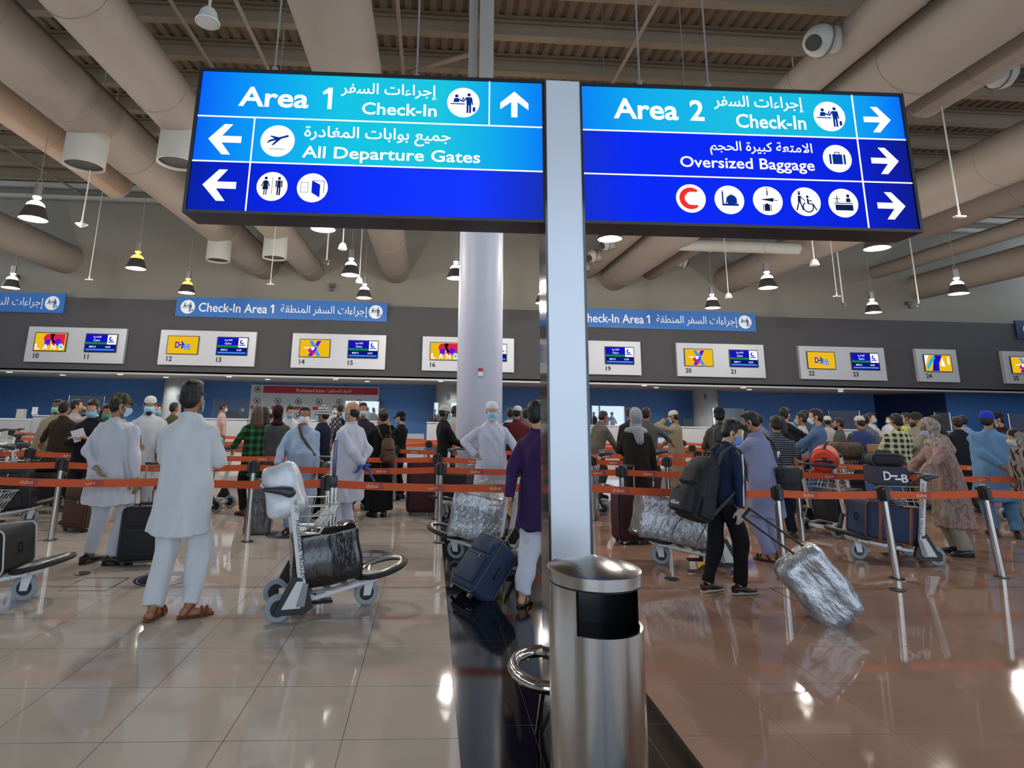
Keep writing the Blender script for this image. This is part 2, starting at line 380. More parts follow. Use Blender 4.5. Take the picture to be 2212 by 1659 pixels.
MB().lathe([(.3, 0), (.47, 0), (.47, .12), (.3, .12)], (0, 0, 0), 32, Matrix.Translation((0, 6.7, 0)) @ Matrix.Rotation(R(-90), 4, 'X')).build('end_collar', M_SPOUT, dO)
duct(17.3, 8.35, .5, 14.2, 19, 'open ended collared duct high at the right edge of hall', 2)
o = MB().frus((8.2, 18.6, 7.2), (12.3, 18.6, 7.2), .2, None, 24).build('cross_duct', M_SPOUT); tag(o, 'short white cross duct joining the thin ducts below the Area 2 sign', 'duct')
def ball(d, y, s, r=.27):
    x, z, yy = d.location.x, d.location.z, y-d.location.y; rr = .33
    b = MB().ell((s*(rr+.22), yy, -.05), (r, r, r), 20); b.frus((s*rr*.6, yy, 0), (s*(rr+.2), yy, -.04), r*.8, r*.85, 20)
    o = b.build('ball_outlet', M_SPOUT, d)
    p = Vector((s*(rr+.22), yy, -.05)); dr = Vector((s*.75, -.35, -.45)).normalized()
    MB().frus(p+dr*r*.9, p+dr*r*1.03, r*.5, r*.45, 18).build('nozzle', M_DARK, o)
    MB().tube([p+Vector((-s*.06, math.cos(a)*r*1.03, math.sin(a)*r*1.03)) for a in [i*math.pi/12 for i in range(24)]], .014, 6, closed=True).build('clamp_ring', mat('clamp', '#6a675f', .5, .4), o)
for y in (8.55, 11.6, 21., 22.8, 24.6): ball(dD, y, -1)
ball(dF, 9.2, 1)
for y in (18.6, 21., 23.4): ball(dG, y, 1, .24)

# ---------------------------------------------------------------- pendant lamps
M_GLOW = emis('lamp glow', '#fff6e8', 5); M_WARM = emis('warm lamp glow', '#ff9a4a', 3.5); M_BELL = mat('lamp reflector', '#3f3b38', .35, .3); M_ALU = mat('ballast aluminium', '#8d8b88', .35, .9)
M_CORD = mat('cable', '#77736c', .7)
def lamp(x, y, label, warm=False, z=5.28, hid=False):
    t = thing('pendant_lamp', label, 'lamp', (x, y, z), group=None)
    MB().frus((0, 0, 0), (0, 0, .012), .245, .25, 32).build('diffuser', M_GLOW, t)
    MB().lathe([(.25, 0), (.262, .0), (.25, .06), (.17, .27), (.15, .27), (.24, .05)], (0, 0, 0), 32).build('reflector', M_BELL, t)
    MB().lathe([(.168, .27), (.15, .33), (.09, .385), (.04, .4), (.04, .44), (.075, .45), (.075, .49), (0, .49)], (0, 0, 0), 28).build('neck', M_WARM if warm else M_GLOW, t)
    MB().frus((0, 0, .49), (0, 0, .74), .078, .078, 24).build('ballast', M_ALU, t)
    b = MB().tube([(-.04, 0, .74), (-.05, 0, .82), (0, 0, .9), (.05, 0, .82), (.04, 0, .74)], .008, 6); b.frus((0, 0, .9), (0, 0, (7.6 if x == 9.75 and (y < 10 or y > 17) else ZC+.03)-z), .007, None, 6); b.build('cable', M_CORD, t)
    la = bpy.data.lights.new('lamp light', 'POINT'); la.shadow_soft_size = .12; la.energy = LAMP_W; la.color = (1, .95, .89)
    lo = bpy.data.objects.new('lamp light', la); COL.objects.link(lo); lo.parent = t; lo.location = (0, 0, -.14)
_rows = {8: 'nearest row', 12: 'second row', 16.25: 'third row', 19.7: 'row nearest the wall'}
_nm = ['outermost at left', 'second from the left', 'third from the left', 'fourth from the left', 'fifth from the left', 'outermost at right']
for yi, y in enumerate((0, 4, 8, 12, 16.3, 19.75)):
    for xi, x in enumerate((-13.9, -8.25, -2.37, 3.75, 9.75, 15.6)):
        row = ['first', 'first', 'nearest', 'second', 'third', 'last'][yi]
        if yi < 2 or yi == 2 and xi in (0, 5): continue
        lamp(x, y, 'dark bell pendant lamp in the %s row, %s' % (['row over the entrance', 'row before the signs', 'nearest', 'second', 'third', 'last'][yi].replace('row ', '') if yi < 2 else row, _nm[xi]), (x, y) in ((-8.25, 16.3), (-8.25, 19.75), (3.75, 19.75), (3.75, 12)))
lamp(.6, 16.3, 'dark bell pendant lamp half hidden behind the round column')

# ---------------------------------------------------------------- things hanging on rods
def hung(name, px, py, z, kind, label, cat):
    p = fl(px, py, z); t = thing(name, label, cat, (p.x, p.y, p.z)); top = ZC+.03-p.z
    MB().frus((0, 0, .1), (0, 0, top), .014 if kind != 'cam' else .02, None, 8).build('rod', mat('rod white', '#b5b2aa', .5), t)
    w = mat('speaker white', '#cfcfc8', .5)
    if kind == 'bell': MB().lathe([(0, .16), (.05, .15), (.085, .1), (.11, .0), (.1, -.01), (0, -.01)], n=24).build('bell', w, t)
    elif kind == 'dome': MB().lathe([(0, .12), (.02, .1), (.03, .06), (.12, .03), (.06, -.02), (0, -.05)], n=24).build('dome', w, t)
    elif kind == 'cam': MB().ell((0, 0, .02), (.06, .06, .05), 14).box((0, 0, .08), (.14, .1, .03)).build('camera_head', mat('camera grey', '#4a4a48', .4), t)
    else: MB().box((0, 0, 0), (.2, .08, .03)).frus((0, 0, 0), (0, 0, .1), .02, None, 8).build('mount_plate', w, t)
    return t
for px, py, k, l in ((740, 538, 'bell', 'white bell speaker on a rod below the Area 1 sign'), (776, 610, 'bell', 'white bell speaker on rod just left of a lamp near wall'), (1574, 643, 'bell', 'white bell speaker on rod beside lowest lamp right of pillar'),
                     (1760, 573, 'bell', 'white bell speaker on rod under the Area 2 sign'), (176, 487, 'dome', 'white dome speaker on rod between the two left lamps')):
    hung('hanging_speaker', px, py, 5.3, k, l, 'speaker')
for px, py, k, l in ((192, 604, 'plate', 'long rod with two brackets near the left duct end'), (705, 570, 'cam', 'camera on a rod under the Area 1 sign'), (584, 614, 'plate', 'short rod with flat plate under the spouted duct'),
                     (1808, 640, 'plate', 'thin rod with small plate beside a thicker camera rod'), (1822, 660, 'cam', 'camera on thick rod left of the lowest right lamp'), (1986, 662, 'cam', 'camera on long rod between the two right lamps'), (2073, 468, 'plate', 'rod with white plate beside the outer end of Area 2 sign')):
    hung('hanging_rod', px, py, 5.3, k, l, 'rod')
for px, py, l in ((718, 617, 'centre'), (1962, 655, 'right'), (35, 598, 'left')):
    p = aty(px, py, YW-.12); tag(MB().box((p.x, p.y, p.z), (.2, .2, .16)).box((p.x, p.y-.1, p.z-.2), (.12, .12, .14)).build('wall_camera', mat('camera grey', '#4a4a48', .4)), 'small dark surveillance camera on the beige wall, %s one' % l, 'camera')
p = aty(450, 35, 6.9); t = thing('ceiling_speaker', 'large round white loudspeaker hanging before the left ducts', 'speaker', tuple(p))
MB().lathe([(.0, .1), (.07, .1), (.1, .06), (.13, -.06), (.15, -.08), (.15, -.1), (.135, -.1)], n=36).build('housing', mat('speaker white', '#cfcfc8', .5), t)
MB().frus((0, 0, -.1), (0, 0, -.095), .14, None, 36).build('grille', mat('speaker mesh', '#a8a9ab', .6), t); MB().frus((0, 0, .1), (0, 0, ZC-p.z), .02, None, 8).build('rod', mat('rod white', '#b5b2aa', .5), t)
for i in range(9):
    for j in range(2):
        x = -18+i*4.6+j*1.2; t = tag(MB().lathe([(0, 0), (.1, 0), (.12, .015)], (x, YF+1.6+1.7*j, ZS-.016), 16).build('soffit_downlight', emis('downlight', '#fff2dc', 2.2)), 'small round downlight set in the grey soffit above the counters', 'downlight', 'downlights in the soffit')
        la = bpy.data.lights.new('downlight light', 'SPOT'); la.spot_size = R(150); la.spot_blend = .6; la.energy = 240; la.color = (1, .96, .9); la.shadow_soft_size = .1; lo = bpy.data.objects.new('downlight light', la); COL.objects.link(lo); lo.parent = t; lo.location = (x, YF+1.6+1.7*j, ZS-.03)
# ================================================================ signs
M_BLK = mat('sign housing black', '#141416', .35); M_WHITE = emis('sign white', '#ffffff', 1.02)
def backlit(name, stops):
    """backlit panel: uneven backlight put into the colour across the panel; stops = (position, colour)"""
    m = bpy.data.materials.new(name); m.use_nodes = True; nt = m.node_tree; N = nt.nodes; N.clear(); L = nt.links
    tc = N.new('ShaderNodeTexCoord'); sx = N.new('ShaderNodeSeparateXYZ'); L.new(tc.outputs['Generated'], sx.inputs[0])
    cr = N.new('ShaderNodeValToRGB'); el = cr.color_ramp.elements
    while len(el) < len(stops): el.new(.5)
    for e, (p, c) in zip(el, stops): e.position = p; e.color = lin(c)
    L.new(sx.outputs[0], cr.inputs[0]); e = N.new('ShaderNodeEmission'); o = N.new('ShaderNodeOutputMaterial'); L.new(cr.outputs[0], e.inputs[0]); L.new(e.outputs[0], o.inputs[0]); return m
def face_frame(p0, p1, tilt=0):
    U = Vector((p1.x-p0.x, p1.y-p0.y, 0)).normalized(); V = Vector((0, 0, 1)); return (p0, U, V, U.cross(V))
def on(fr, px, py):
    o, U, V, N = fr; d = ray(px, py); t = (o-EYE).dot(N)/d.dot(N); q = EYE+d*t-o; return (q.dot(U), q.dot(V))
def boxpx(fr, x0, y0, x1, y1):   # a (lower left) and b (upper right) photo points -> box on the face
    a = on(fr, x0, y0); b = on(fr, x1, y1); return (a[0], b[1], b[0], a[1])
def rel(fr, t): o, U, V, N = fr; return (o-t.location, U, V, N)
def lightbox(name, label, cL, cR, YL, YR):
    """cL, cR: photo points of the lower left and right corners of the face"""
    p0 = aty(cL[0], cL[1], YL); p1 = aty(cR[0], cR[1], YR); p1.z = p0.z = (p0.z+p1.z)/2
    return p0, p1, face_frame(p0, p1)
PR = {}
def make_sign(label, cL, cR, YL, YR, Ht, rows, left):
    p0, p1, fr = lightbox('x', label, cL, cR, YL, YR); o, U, V, N = fr; Wd = (p1-p0).length
    c = p0+U*Wd/2; t = thing('direction_sign', label, 'sign', (c.x, c.y, c.z)); f = rel(fr, t); g = .018
    b = MB(); b.prism([(-g, -g), (Wd+g, -g), (Wd+g, Ht+g), (-g, Ht+g)], f, -.2, -.004)
    for (x0, y0, x1, y1) in ((-g, -g, Wd+g, 0), (-g, Ht, Wd+g, Ht+g), (-g, 0, 0, Ht), (Wd, 0, Wd+g, Ht)): b.prism([(x0, y0), (x1, y0), (x1, y1), (x0, y1)], f, -.005, .012)
    b.build('cabinet', M_BLK, t, 0)
    for (y0, y1, m) in rows: MB().prism([(0, y0), (Wd, y0), (Wd, y1), (0, y1)], f, -.004, 0).build('face_panel', m, t, 0)
    return t, f, fr, Wd
def letters(t, f, name, txt, box, bold=0., m=None, mode=None, d=.003): return lettering(MB(), txt, f, box, d, bold, mode).build(name, m or M_WHITE, t, 0)
M_CY = backlit('cyan panel light falloff', [(0, '#0a62f0'), (.12, '#0a8cf2'), (.4, '#14bede'), (.7, '#1cc0d8'), (.86, '#10a4e6'), (1, '#0a7cf0')])  # stops paint the backlight's falloff towards the edges into the panel colour
M_CY2 = backlit('cyan panel light falloff b', [(0, '#0a80f0'), (.2, '#12a8e6'), (.5, '#1cbada'), (.75, '#16b4dc'), (.9, '#0c94ee'), (1, '#0a6cee')])
M_DB = backlit('deep blue panel light falloff', [(0, '#0a22a0'), (.2, '#0a24d8'), (.5, '#1030f4'), (.8, '#1436f6'), (1, '#1830b4')])
M_DB2 = backlit('deep blue panel light falloff b', [(0, '#1430c4'), (.15, '#0c2af0'), (.5, '#0c28ee'), (.8, '#0a22d4'), (1, '#101c86')])
M_INK = emis('sign ink blue', '#0c2f8c', 1.); M_DINK = emis('sign ink dark', '#10204a', 1.); M_RED = emis('crescent red', '#e8302c', 1.)
def ONE(m, fr, c, h, d=.003):   # numeral one with its flag
    return flat(m, [('p', [(-.02, 0), (.16, 0), (.16, 1), (.0, 1), (-.02, .9)]), ('p', [(-.02, .74), (-.02, .9), (.0, 1), (-.26, .78), (-.22, .66)])], fr, c, h, d)
def pict(t, f, fr, px, py, rpx, shapes, ink=None, extra=None):
    c = on(fr, px, py); r = abs(on(fr, px+rpx, py)[0]-c[0])
    o = flat(MB(), [('c', 0, 0, 1)], f, c, r, .003).build('pictogram', M_WHITE, t, 0)
    flat(MB(), shapes, f, c, r, .0045).build('symbol', ink or M_INK, o, 0)
    return c, r
# ---- left sign
tL, f, fr, Wd = make_sign('long blue lit sign for Area 1, all departure gates and restrooms', (402, 458), (1173, 471), 3.14, 3.1, .84, [(.561, .84, M_CY), (.289, .561, M_CY), (0, .289, M_DB)], True)
letters(tL, f, 'lettering', 'Area', boxpx(fr, 519, 187, 666, 235), .022)
ONE(MB(), f, on(fr, 708, 236), .135).build('lettering', M_WHITE, tL, 0)
letters(tL, f, 'lettering', arabic('إجراءات السفر'), boxpx(fr, 738, 178, 944, 218), .013)
letters(tL, f, 'lettering', 'Check-In', boxpx(fr, 783, 221, 943, 253), .015)
letters(tL, f, 'lettering', arabic('جميع بوابات المغادرة'), boxpx(fr, 659, 271, 973, 319), .013)
letters(tL, f, 'lettering', 'All Departure Gates', boxpx(fr, 654, 315, 1037, 361), .015)
w_ = .0075
for y in (.561, .289): MB().prism([(0, y-w_/2), (Wd, y-w_/2), (Wd, y+w_/2), (0, y+w_/2)], f, 0, .003).build('divider', M_WHITE, tL, 0)
x = on(fr, 536, 400)[0]; MB().prism([(x-w_/2, 0), (x+w_/2, 0), (x+w_/2, .561), (x-w_/2, .561)], f, 0, .003).build('divider', M_WHITE, tL, 0)
x = on(fr, 1057, 225)[0]; MB().prism([(x-w_/2, .561), (x+w_/2, .561), (x+w_/2, .84), (x-w_/2, .84)], f, 0, .003).build('divider', M_WHITE, tL, 0)
for px, py, k in ((486, 301, 2), (474, 400, 2), (1111, 226, 3)): flat(MB(), turned(ARROW_R, k), f, on(fr, px, py), .092 if k != 3 else .082, .003).build('arrow', M_WHITE, tL, 0)
pict(tL, f, fr, 1001, 222, 35, pict_checkin())
pict(tL, f, fr, 600, 305, 37, [('l', -.5, -.02, .62, .34, .13), ('p', [(-.02, .06), (-.5, .3), (-.36, .32), (.24, .2)]), ('p', [(.0, .16), (-.34, -.28), (-.22, -.28), (.3, .22)]), ('p', [(-.5, .0), (-.64, -.14), (-.52, -.14), (-.36, .02)]), ('r', -.45, -.53, .45, -.5)])
def man(x, s=1., dress=False):
    q = [('c', x, .56, .1)]
    if dress: q += [('p', [(x-.2, -.22), (x+.2, -.22), (x+.1, .4), (x-.1, .4)]), ('l', x-.12, .36, x-.26, -.02, .07), ('l', x+.12, .36, x+.26, -.02, .07), ('r', x-.1, -.6, x-.03, -.2), ('r', x+.03, -.6, x+.1, -.2)]
    else: q += [('r', x-.12, -.1, x+.12, .42), ('r', x-.12, -.6, x-.02, -.08), ('r', x+.02, -.6, x+.12, -.08), ('r', x-.22, -.05, x-.14, .42), ('r', x+.14, -.05, x+.22, .42)]
    return q
pict(tL, f, fr, 588, 403, 33.5, man(-.42, 1, True)+[('r', -.015, -.55, .015, .65)]+man(.44), M_DINK)
pict(tL, f, fr, 675, 406, 33.5, [('p', [(-.04, .5), (.5, .22), (.5, -.66), (-.04, -.34)]), ('r', -.76, -.34, -.73, .36), ('r', -.3, -.34, -.27, .36), ('r', -.76, .33, -.27, .36), ('r', -.76, -.34, -.27, -.31), ('r', .5, .46, .76, .5), ('r', .72, -.36, .76, .5), ('r', .02, .46, .5, .5), ('r', -.58, -.02, -.44, .01)], emis('door blue', '#0a24c8', 1.))
q = boxpx(fr, 1147, 466, 1172, 474); MB().box(Vector((0, 0, 0)), (.0, .0, .0)) if False else None
# ---- right sign
tR, f, fr, Wd = make_sign('long blue lit sign for Area 2, oversized baggage and five services', (1260, 475), (1985, 498), 3.1, 3.05, .83, [(.552, .83, M_CY2), (.282, .552, M_DB2), (0, .282, M_DB2)], False)
letters(tR, f, 'lettering', 'Area', boxpx(fr, 1324, 212, 1466, 261), .022)
letters(tR, f, 'lettering', '2', boxpx(fr, 1488, 216, 1522, 262), .022)
letters(tR, f, 'lettering', arabic('إجراءات السفر'), boxpx(fr, 1540, 205, 1737, 245), .013)
letters(tR, f, 'lettering', 'Check-In', boxpx(fr, 1588, 246, 1742, 281), .015)
letters(tR, f, 'lettering', arabic('الامتعة كبيرة الحجم'), boxpx(fr, 1532, 303, 1756, 342), .012)
letters(tR, f, 'lettering', 'Oversized Baggage', boxpx(fr, 1468, 337, 1761, 377), .013)
for y in (.552, .282): MB().prism([(0, y-w_/2), (Wd, y-w_/2), (Wd, y+w_/2), (0, y+w_/2)], f, 0, .003).build('divider', M_WHITE, tR, 0)
x = on(fr, 1858, 350)[0]; MB().prism([(x-w_/2, 0), (x+w_/2, 0), (x+w_/2, .83), (x-w_/2, .83)], f, 0, .003).build('divider', M_WHITE, tR, 0)
for px, py in ((1894, 259), (1911, 348), (1925, 445)): flat(MB(), turned(ARROW_R, 1), f, on(fr, px, py), .082, .003).build('arrow', M_WHITE, tR, 0)
pict(tR, f, fr, 1791, 252, 34, pict_checkin())
pict(tR, f, fr, 1808, 343, 31, [('r', -.34, -.42, .34, .3), ('r', -.56, -.42, -.42, .3), ('r', .42, -.42, .56, .3), ('r', -.18, .3, -.12, .46), ('r', .12, .3, .18, .46), ('r', -.18, .42, .18, .48)])
pict(tR, f, fr, 1492, 429, 32, [('a', -.02, 0, .56, .76, 48, 312), ('p', [(-.5, .4), (-.2, .66), (-.3, .2)]), ('p', [(-.5, -.4), (-.2, -.66), (-.3, -.2)]), ('a', .04, 0, .46, .62, 70, 290)], M_RED)
pict(tR, f, fr, 1575, 432, 32, [('c', .14, -.02, .36), ('r', -.48, -.42, .6, -.28), ('r', -.5, -.42, -.4, .56), ('l', -.45, .5, -.45, .66, .04), ('l', .14, .3, .14, .44, .05)]+[('r', -.26+.14*i, -.3, -.2+.14*i, -.1) for i in range(6)])
pict(tR, f, fr, 1658, 434, 32, [('p', [(-.52, .08), (.4, .2), (.34, -.08)]), ('l', .36, .06, .66, .02, .05), ('r', -.26, -.72, .1, -.26), ('r', -.36, -.72, -.31, -.26), ('r', .15, -.72, .2, -.26), ('r', -.16, -.26, .0, -.2), ('r', -.06, .36, .02, .72), ('c', -.02, .84, .05)], M_DINK)
pict(tR, f, fr, 1740, 436, 32, [('c', -.42, .54, .09), ('r', -.52, .64, -.32, .7), ('p', [(-.54, -.04), (-.34, -.04), (-.32, .4), (-.52, .4)]), ('l', -.46, 0, -.66, -.62, .09), ('l', -.4, 0, -.22, -.6, .09), ('l', -.34, .34, -.06, .04, .06), ('c', .12, .34, .09), ('l', .12, .22, .14, -.16, .12), ('l', .12, .06, .42, .06, .07), ('l', .14, -.14, .46, -.16, .08), ('l', .46, -.16, .68, -.6, .08), ('a', .12, -.38, .3, .38, 120, 390)], M_DINK)
pict(tR, f, fr, 1821, 439, 32, [('r', -.56, -.52, .62, -.12), ('r', -.62, -.06, .62, 0), ('c', .34, .5, .11), ('p', [(.18, .06), (.5, .06), (.46, .34), (.22, .34)]), ('r', -.62, .26, -.2, .31), ('l', -.41, .08, -.41, .5, .06), ('l', -.52, .06, -.3, .06, .04)], M_DINK)
for t, xs in ((tL, (592, 900)), (tR, (1382, 1530))):
    for px in xs:
        p = aty(px, 170 if px < 1000 else 188, 3.2 if px < 1000 else 3.16)-t.location; MB().frus((p.x, p.y, .85), (p.x*1.0, p.y, ZC-t.location.z), .006, None, 6).frus((p.x, p.y, .84), (p.x, p.y, .92), .018, None, 8).build('hanger_cable', M_CORD, t)
# ---- pillar between the signs
pl = aty(1195, 1500, 3.12)
t = thing('sign_pillar', 'tall flat white pillar between the two blue signs, behind the bin', 'pillar', (.713, 3.16, 0))
MB().rbox((0, 0, 1.75), (.205, .17, 3.5), .004, 1).build('front_panel', mat('pillar silver white', '#c9ced4', .35, .25), t, 0)
MB().box((-.105, .01, 1.745), (.012, .2, 3.5)).build('side_panel', mat('pillar glass side', '#3a3a3c', .08, .2), t, 0)
MB().box((.105, .01, 1.745), (.012, .2, 3.5)).build('side_panel', mat('pillar glass side', '#3a3a3c', .08, .2), t, 0)
q = Vector((-.04, .02, 0)); lp = [(-.02, -.13, .42)]+[(-.02-.2*math.sin(R(a))*1.0, -.0-.13*math.cos(R(a))*1.0, .42) for a in range(10, 180, 15)]+[(-.02, .13, .42)]
g = thing('guard_rail', 'chrome hoop guard rail on the black floor strip behind the bin', 'rail', (.66, 3.24, 0))
MB().tube([(p[0]*.95, p[1]*1.7, p[2]-.07) for p in lp], .03, 16).build('hoop', mat('chrome', '#c4bfb8', .12, 1.), g)
a = fl(1160, 1585)-g.location; MB().frus((-.1, -.2, .33), (a.x, a.y, 0), .012, None, 8).build('leg', mat('dark steel', '#26262a', .3, .6), g)

# ---------------------------------------------------------------- litter bin
M_STEEL = mat('brushed steel', '#b4b0aa', .2, 1., aniso=.55, bump=(60, .03, (1, 1, .02)))
b = thing('litter_bin', 'round brushed steel litter bin with domed lid before the pillar', 'bin', (.69, 2.57, 0)); RB = .186; A0, A1 = -127., 6.; Z0, Z1 = .775, .93
body = MB().lathe([(RB-.01, .02), (RB, .02), (RB, Z0), (RB-.012, Z0), (RB-.012, .05)], n=64)
body.lathe([(RB, Z0), (RB, Z1), (RB-.012, Z1), (RB-.012, Z0)], n=48, a0=A1, a1=360+A0); body.build('body', M_STEEL, b)
MB().lathe([(RB-.02, Z1), (RB-.02, Z0-.1), (0, Z0-.1)], n=48, a0=A1, a1=360+A0).build('inner_liner', mat('bin inside', '#4a4a4c', .3, .9), b)
MB().lathe([(0, Z0-.05), (RB-.015, Z0-.05)], n=48).build('ash_pan', mat('dark steel pan', '#161616', .5), b)
MB().lathe([(RB-.02, Z1+.008), (RB+.004, Z1+.008), (RB+.004, Z1+.05), (RB-.004, Z1+.055), (.01, Z1+.098), (0, Z1+.099)], n=72).lathe([(RB-.02, Z1+.008), (0, Z1+.008)], n=48).build('lid', M_STEEL, b)
MB().lathe([(RB-.004, Z1-.002), (RB-.004, Z1+.009)], n=64).build('lid_gap', mat('black gap', '#0c0c0c', .8), b)

# ---------------------------------------------------------------- check-in fascia: banners and counter number boards
M_BAN = mat('banner blue', '#1d63ac', .5); M_PW = mat('print white', '#e4e8ea', .5); M_PB = mat('print blue', '#1b4a8c', .5)
def banner(x0, x1, label, m=M_BAN, first=True):
    p0 = Vector((x0, YF-.1, 5.21)); fr = face_frame(p0, Vector((x1, YF-.1, 5.21))); Wd = x1-x0
    t = thing('area_banner', label, 'banner', ((x0+x1)/2, YF-.1, 5.21)); f = rel(fr, t)
    MB().prism([(0, 0), (Wd, 0), (Wd, .82), (0, .82)], f, -.08, 0).build('board', m, t, 0); return t, f, Wd
def ban_text(t, f, Wd):
    for x in (.48, Wd-.48):
        o = flat(MB(), [('c', 0, 0, 1)], f, (x, .41), .29, .004).build('pictogram', M_PW, t, 0); flat(MB(), pict_checkin(), f, (x, .41), .29, .007).build('symbol', M_PB, o, 0)
    k = Wd/8.95
    letters(t, f, 'lettering', 'Check-In Area', (.95*k, .22, 3.83*k, .6), .01, M_PW)
    ONE(MB(), f, (4.05*k, .24), .36, .004).build('lettering', M_PW, t, 0)
    letters(t, f, 'lettering', arabic('إجراءات السفر المنطقة'), (4.4*k, .15, 8.1*k, .62), 0, M_PW)
bx = [aty(px, 680, YF-.1).x for px in (135, 378, 836, 1631, 2190)]; L2 = bx[2]-bx[1]
for x0, x1, l in ((bx[0]-L2, bx[0], 'blue check-in area banner cut by the left picture edge'), (bx[1], bx[2], 'whole blue check-in area banner above the boards for twelve to fifteen'), (bx[3]-L2, bx[3], 'blue check-in area banner partly behind the white pillar')):
    t, f, Wd = banner(x0, x1, l); ban_text(t, f, Wd)
t, f, Wd = banner(bx[4], min(bx[4]+4, XR-.2), 'navy banner with a suitcase pictogram at the far end', mat('banner navy', '#14224e', .5))
o = flat(MB(), [('c', 0, 0, 1)], f, (.62, .41), .3, .004).build('pictogram', M_PW, t, 0); flat(MB(), [('r', -.34, -.42, .34, .3), ('r', -.56, -.42, -.42, .3), ('r', .42, -.42, .56, .3), ('r', -.18, .3, .18, .4)], f, (.62, .41), .3, .007).build('symbol', M_PB, o, 0)
M_BOARD = mat('board silver', '#b4b5b8', .45, .2); M_NUM = mat('number black', '#16161a', .6); M_BEZ = mat('screen bezel', '#121214', .4)
SC = {k: emis('screen '+k, c, s) for k, (c, s) in dict(yellow=('#e8b81c', .95), blue=('#1414b4', .95), navy=('#0c1878', .9), white=('#f4f4fa', 1.), green=('#12902c', .9), red=('#e02440', .9), violet=('#5a1cd8', .9), cyan=('#30b4e0', .9), pink=('#c02878', .9), sky=('#4a8cf0', .95), dark=('#141430', .6)).items()}
def scr(t, f, k, x, y, kind):
    w, h = 1.2, .7
    b = MB().prism([(x-.03, y-.03), (x+w+.03, y-.03), (x+w+.03, y+h+.03), (x-.03, y+h+.03)], f, 0, .04).build('screen', M_BEZ, t, 0)
    def put(name, shapes, col, d=.046):
        for sh in shapes: flat(MB(), [sh], f, (x, y), 1., d).build(name, SC[col], b, 0)
    if kind == 'F':
        put('picture', [('r', 0, 0, w, h)], 'blue', .043); put('picture', [('r', 0, 0, w, .3)], 'navy', .045); put('picture', [('r', 0, .3, .84, .38)], 'green'); put('picture', [('r', .84, .3, w, .69)], 'white'); put('picture', [('r', .04, .05, 1.16, .11)], 'sky')
        for tx, bb in (('Cairo', (.3, .42, .56, .5)), (arabic('القاهرة'), (.28, .54, .58, .64)), ('MS913', (.16, .16, .42, .23)), ('16:00', (.8, .16, .99, .23))): lettering(MB(), tx, f, (x+bb[0], y+bb[1], x+bb[2], y+bb[3]), .05, .01).build('lettering', SC['white'], b, 0)
        flat(MB(), [('a', .99, .53, .04, .09, 90, 330), ('r', .88, .38, 1.12, .42)], f, (x, y), 1., .05).build('emblem', SC['blue'], b, 0)
    else:
        put('picture', [('r', 0, 0, w, h)], 'yellow', .043); rr = random.Random(kind)
        if kind == 'D':
            lettering(MB(), 'D', f, (x+.3, y+.23, x+.48, y+.48), .05, .03).build('lettering', SC['blue'], b, 0); lettering(MB(), 'B', f, (x+.76, y+.16, x+.92, y+.4), .05, .03).build('lettering', SC['sky'], b, 0)
            put('emblem', [('l', .46, .35, .62, .35, .05), ('p', [(.52, .5), (.58, .5), (.68, .35), (.58, .2), (.52, .2), (.6, .35)])], 'blue', .05); put('emblem', [('l', .66, .29, .8, .29, .05), ('p', [(.74, .42), (.68, .42), (.6, .29), (.68, .16), (.74, .16), (.68, .29)])], 'sky', .051)
        elif kind == 'L':
            put('picture', [('c', .5, .5, .17), ('r', .66, .2, 1.16, .68)], 'red'); put('picture', [('c', .9, .36, .13), ('r', .38, .22, .6, .44)], 'violet', .047); put('picture', [('p', [(.56, .68), (.76, .68), (.7, .5), (.82, .3), (.7, .3), (.6, .5)])], 'dark', .048); put('picture', [('r', .6, .5, .7, .66), ('c', 1.02, .2, .1)], 'cyan', .0475)
            for i, c in enumerate('LAND'): lettering(MB(), c, f, (x+.04+.31*i, y+.04, x+.22+.31*i, y+.26), .052, .03).build('lettering', SC['white'], b, 0)
        elif kind == 'X':
            put('picture', [('p', [(.36, .66), (.5, .66), (.86, .02), (.7, .02)])], 'sky', .046); put('picture', [('p', [(.7, .66), (.86, .66), (.52, .02), (.34, .02)])], 'violet', .047); put('picture', [('c', .44, .26, .1), ('c', .56, .16, .07)], 'pink', .048); put('picture', [('c', .52, .34, .07), ('r', .16, .34, .4, .38)], 'white', .049); put('picture', [('c', .64, .42, .06)], 'cyan', .05)
        elif kind == 'A':
            put('picture', [('p', [(.46, .69), (.82, .69), (.64, .35), (.62, .01), (.3, .01)])], 'blue'); put('picture', [('p', [(.0, .2), (.2, .69), (.0, .69)]), ('p', [(.7, .24), (.8, .62), (.92, .2)]), ('r', 1.04, .3, 1.12, .62)], 'white', .047); put('picture', [('p', [(.1, .02), (.5, .6), (.36, .66), (.06, .2)])], 'cyan', .0475)
def board(c, n, nums, kinds, label):
    w = 3.85 if n == 2 else 1.86; z0 = 3.21; fr = face_frame(Vector((c-w/2, YF-.16, z0)), Vector((c+w/2, YF-.16, z0))); t = thing('counter_board', label, 'board', (c, YF-.16, z0)); f = rel(fr, t)
    MB().prism([(0, 0), (w, 0), (w, 1.42), (0, 1.42)], f, -.15, 0).build('panel', M_BOARD, t, 0)
    for i in range(n):
        x = (.34 if n == 2 else .33)+1.98*i; scr(t, f, i, x, .46, kinds[i]); letters(t, f, 'number', str(nums[i]), (x, .15, x+.3, .35), .03, M_NUM, 'keep', .006)
NW = ['ten and eleven', 'twelve and thirteen', 'fourteen and fifteen', 'sixteen and seventeen', 'eighteen and nineteen', 'twenty and twenty-one', 'twenty-two and twenty-three']
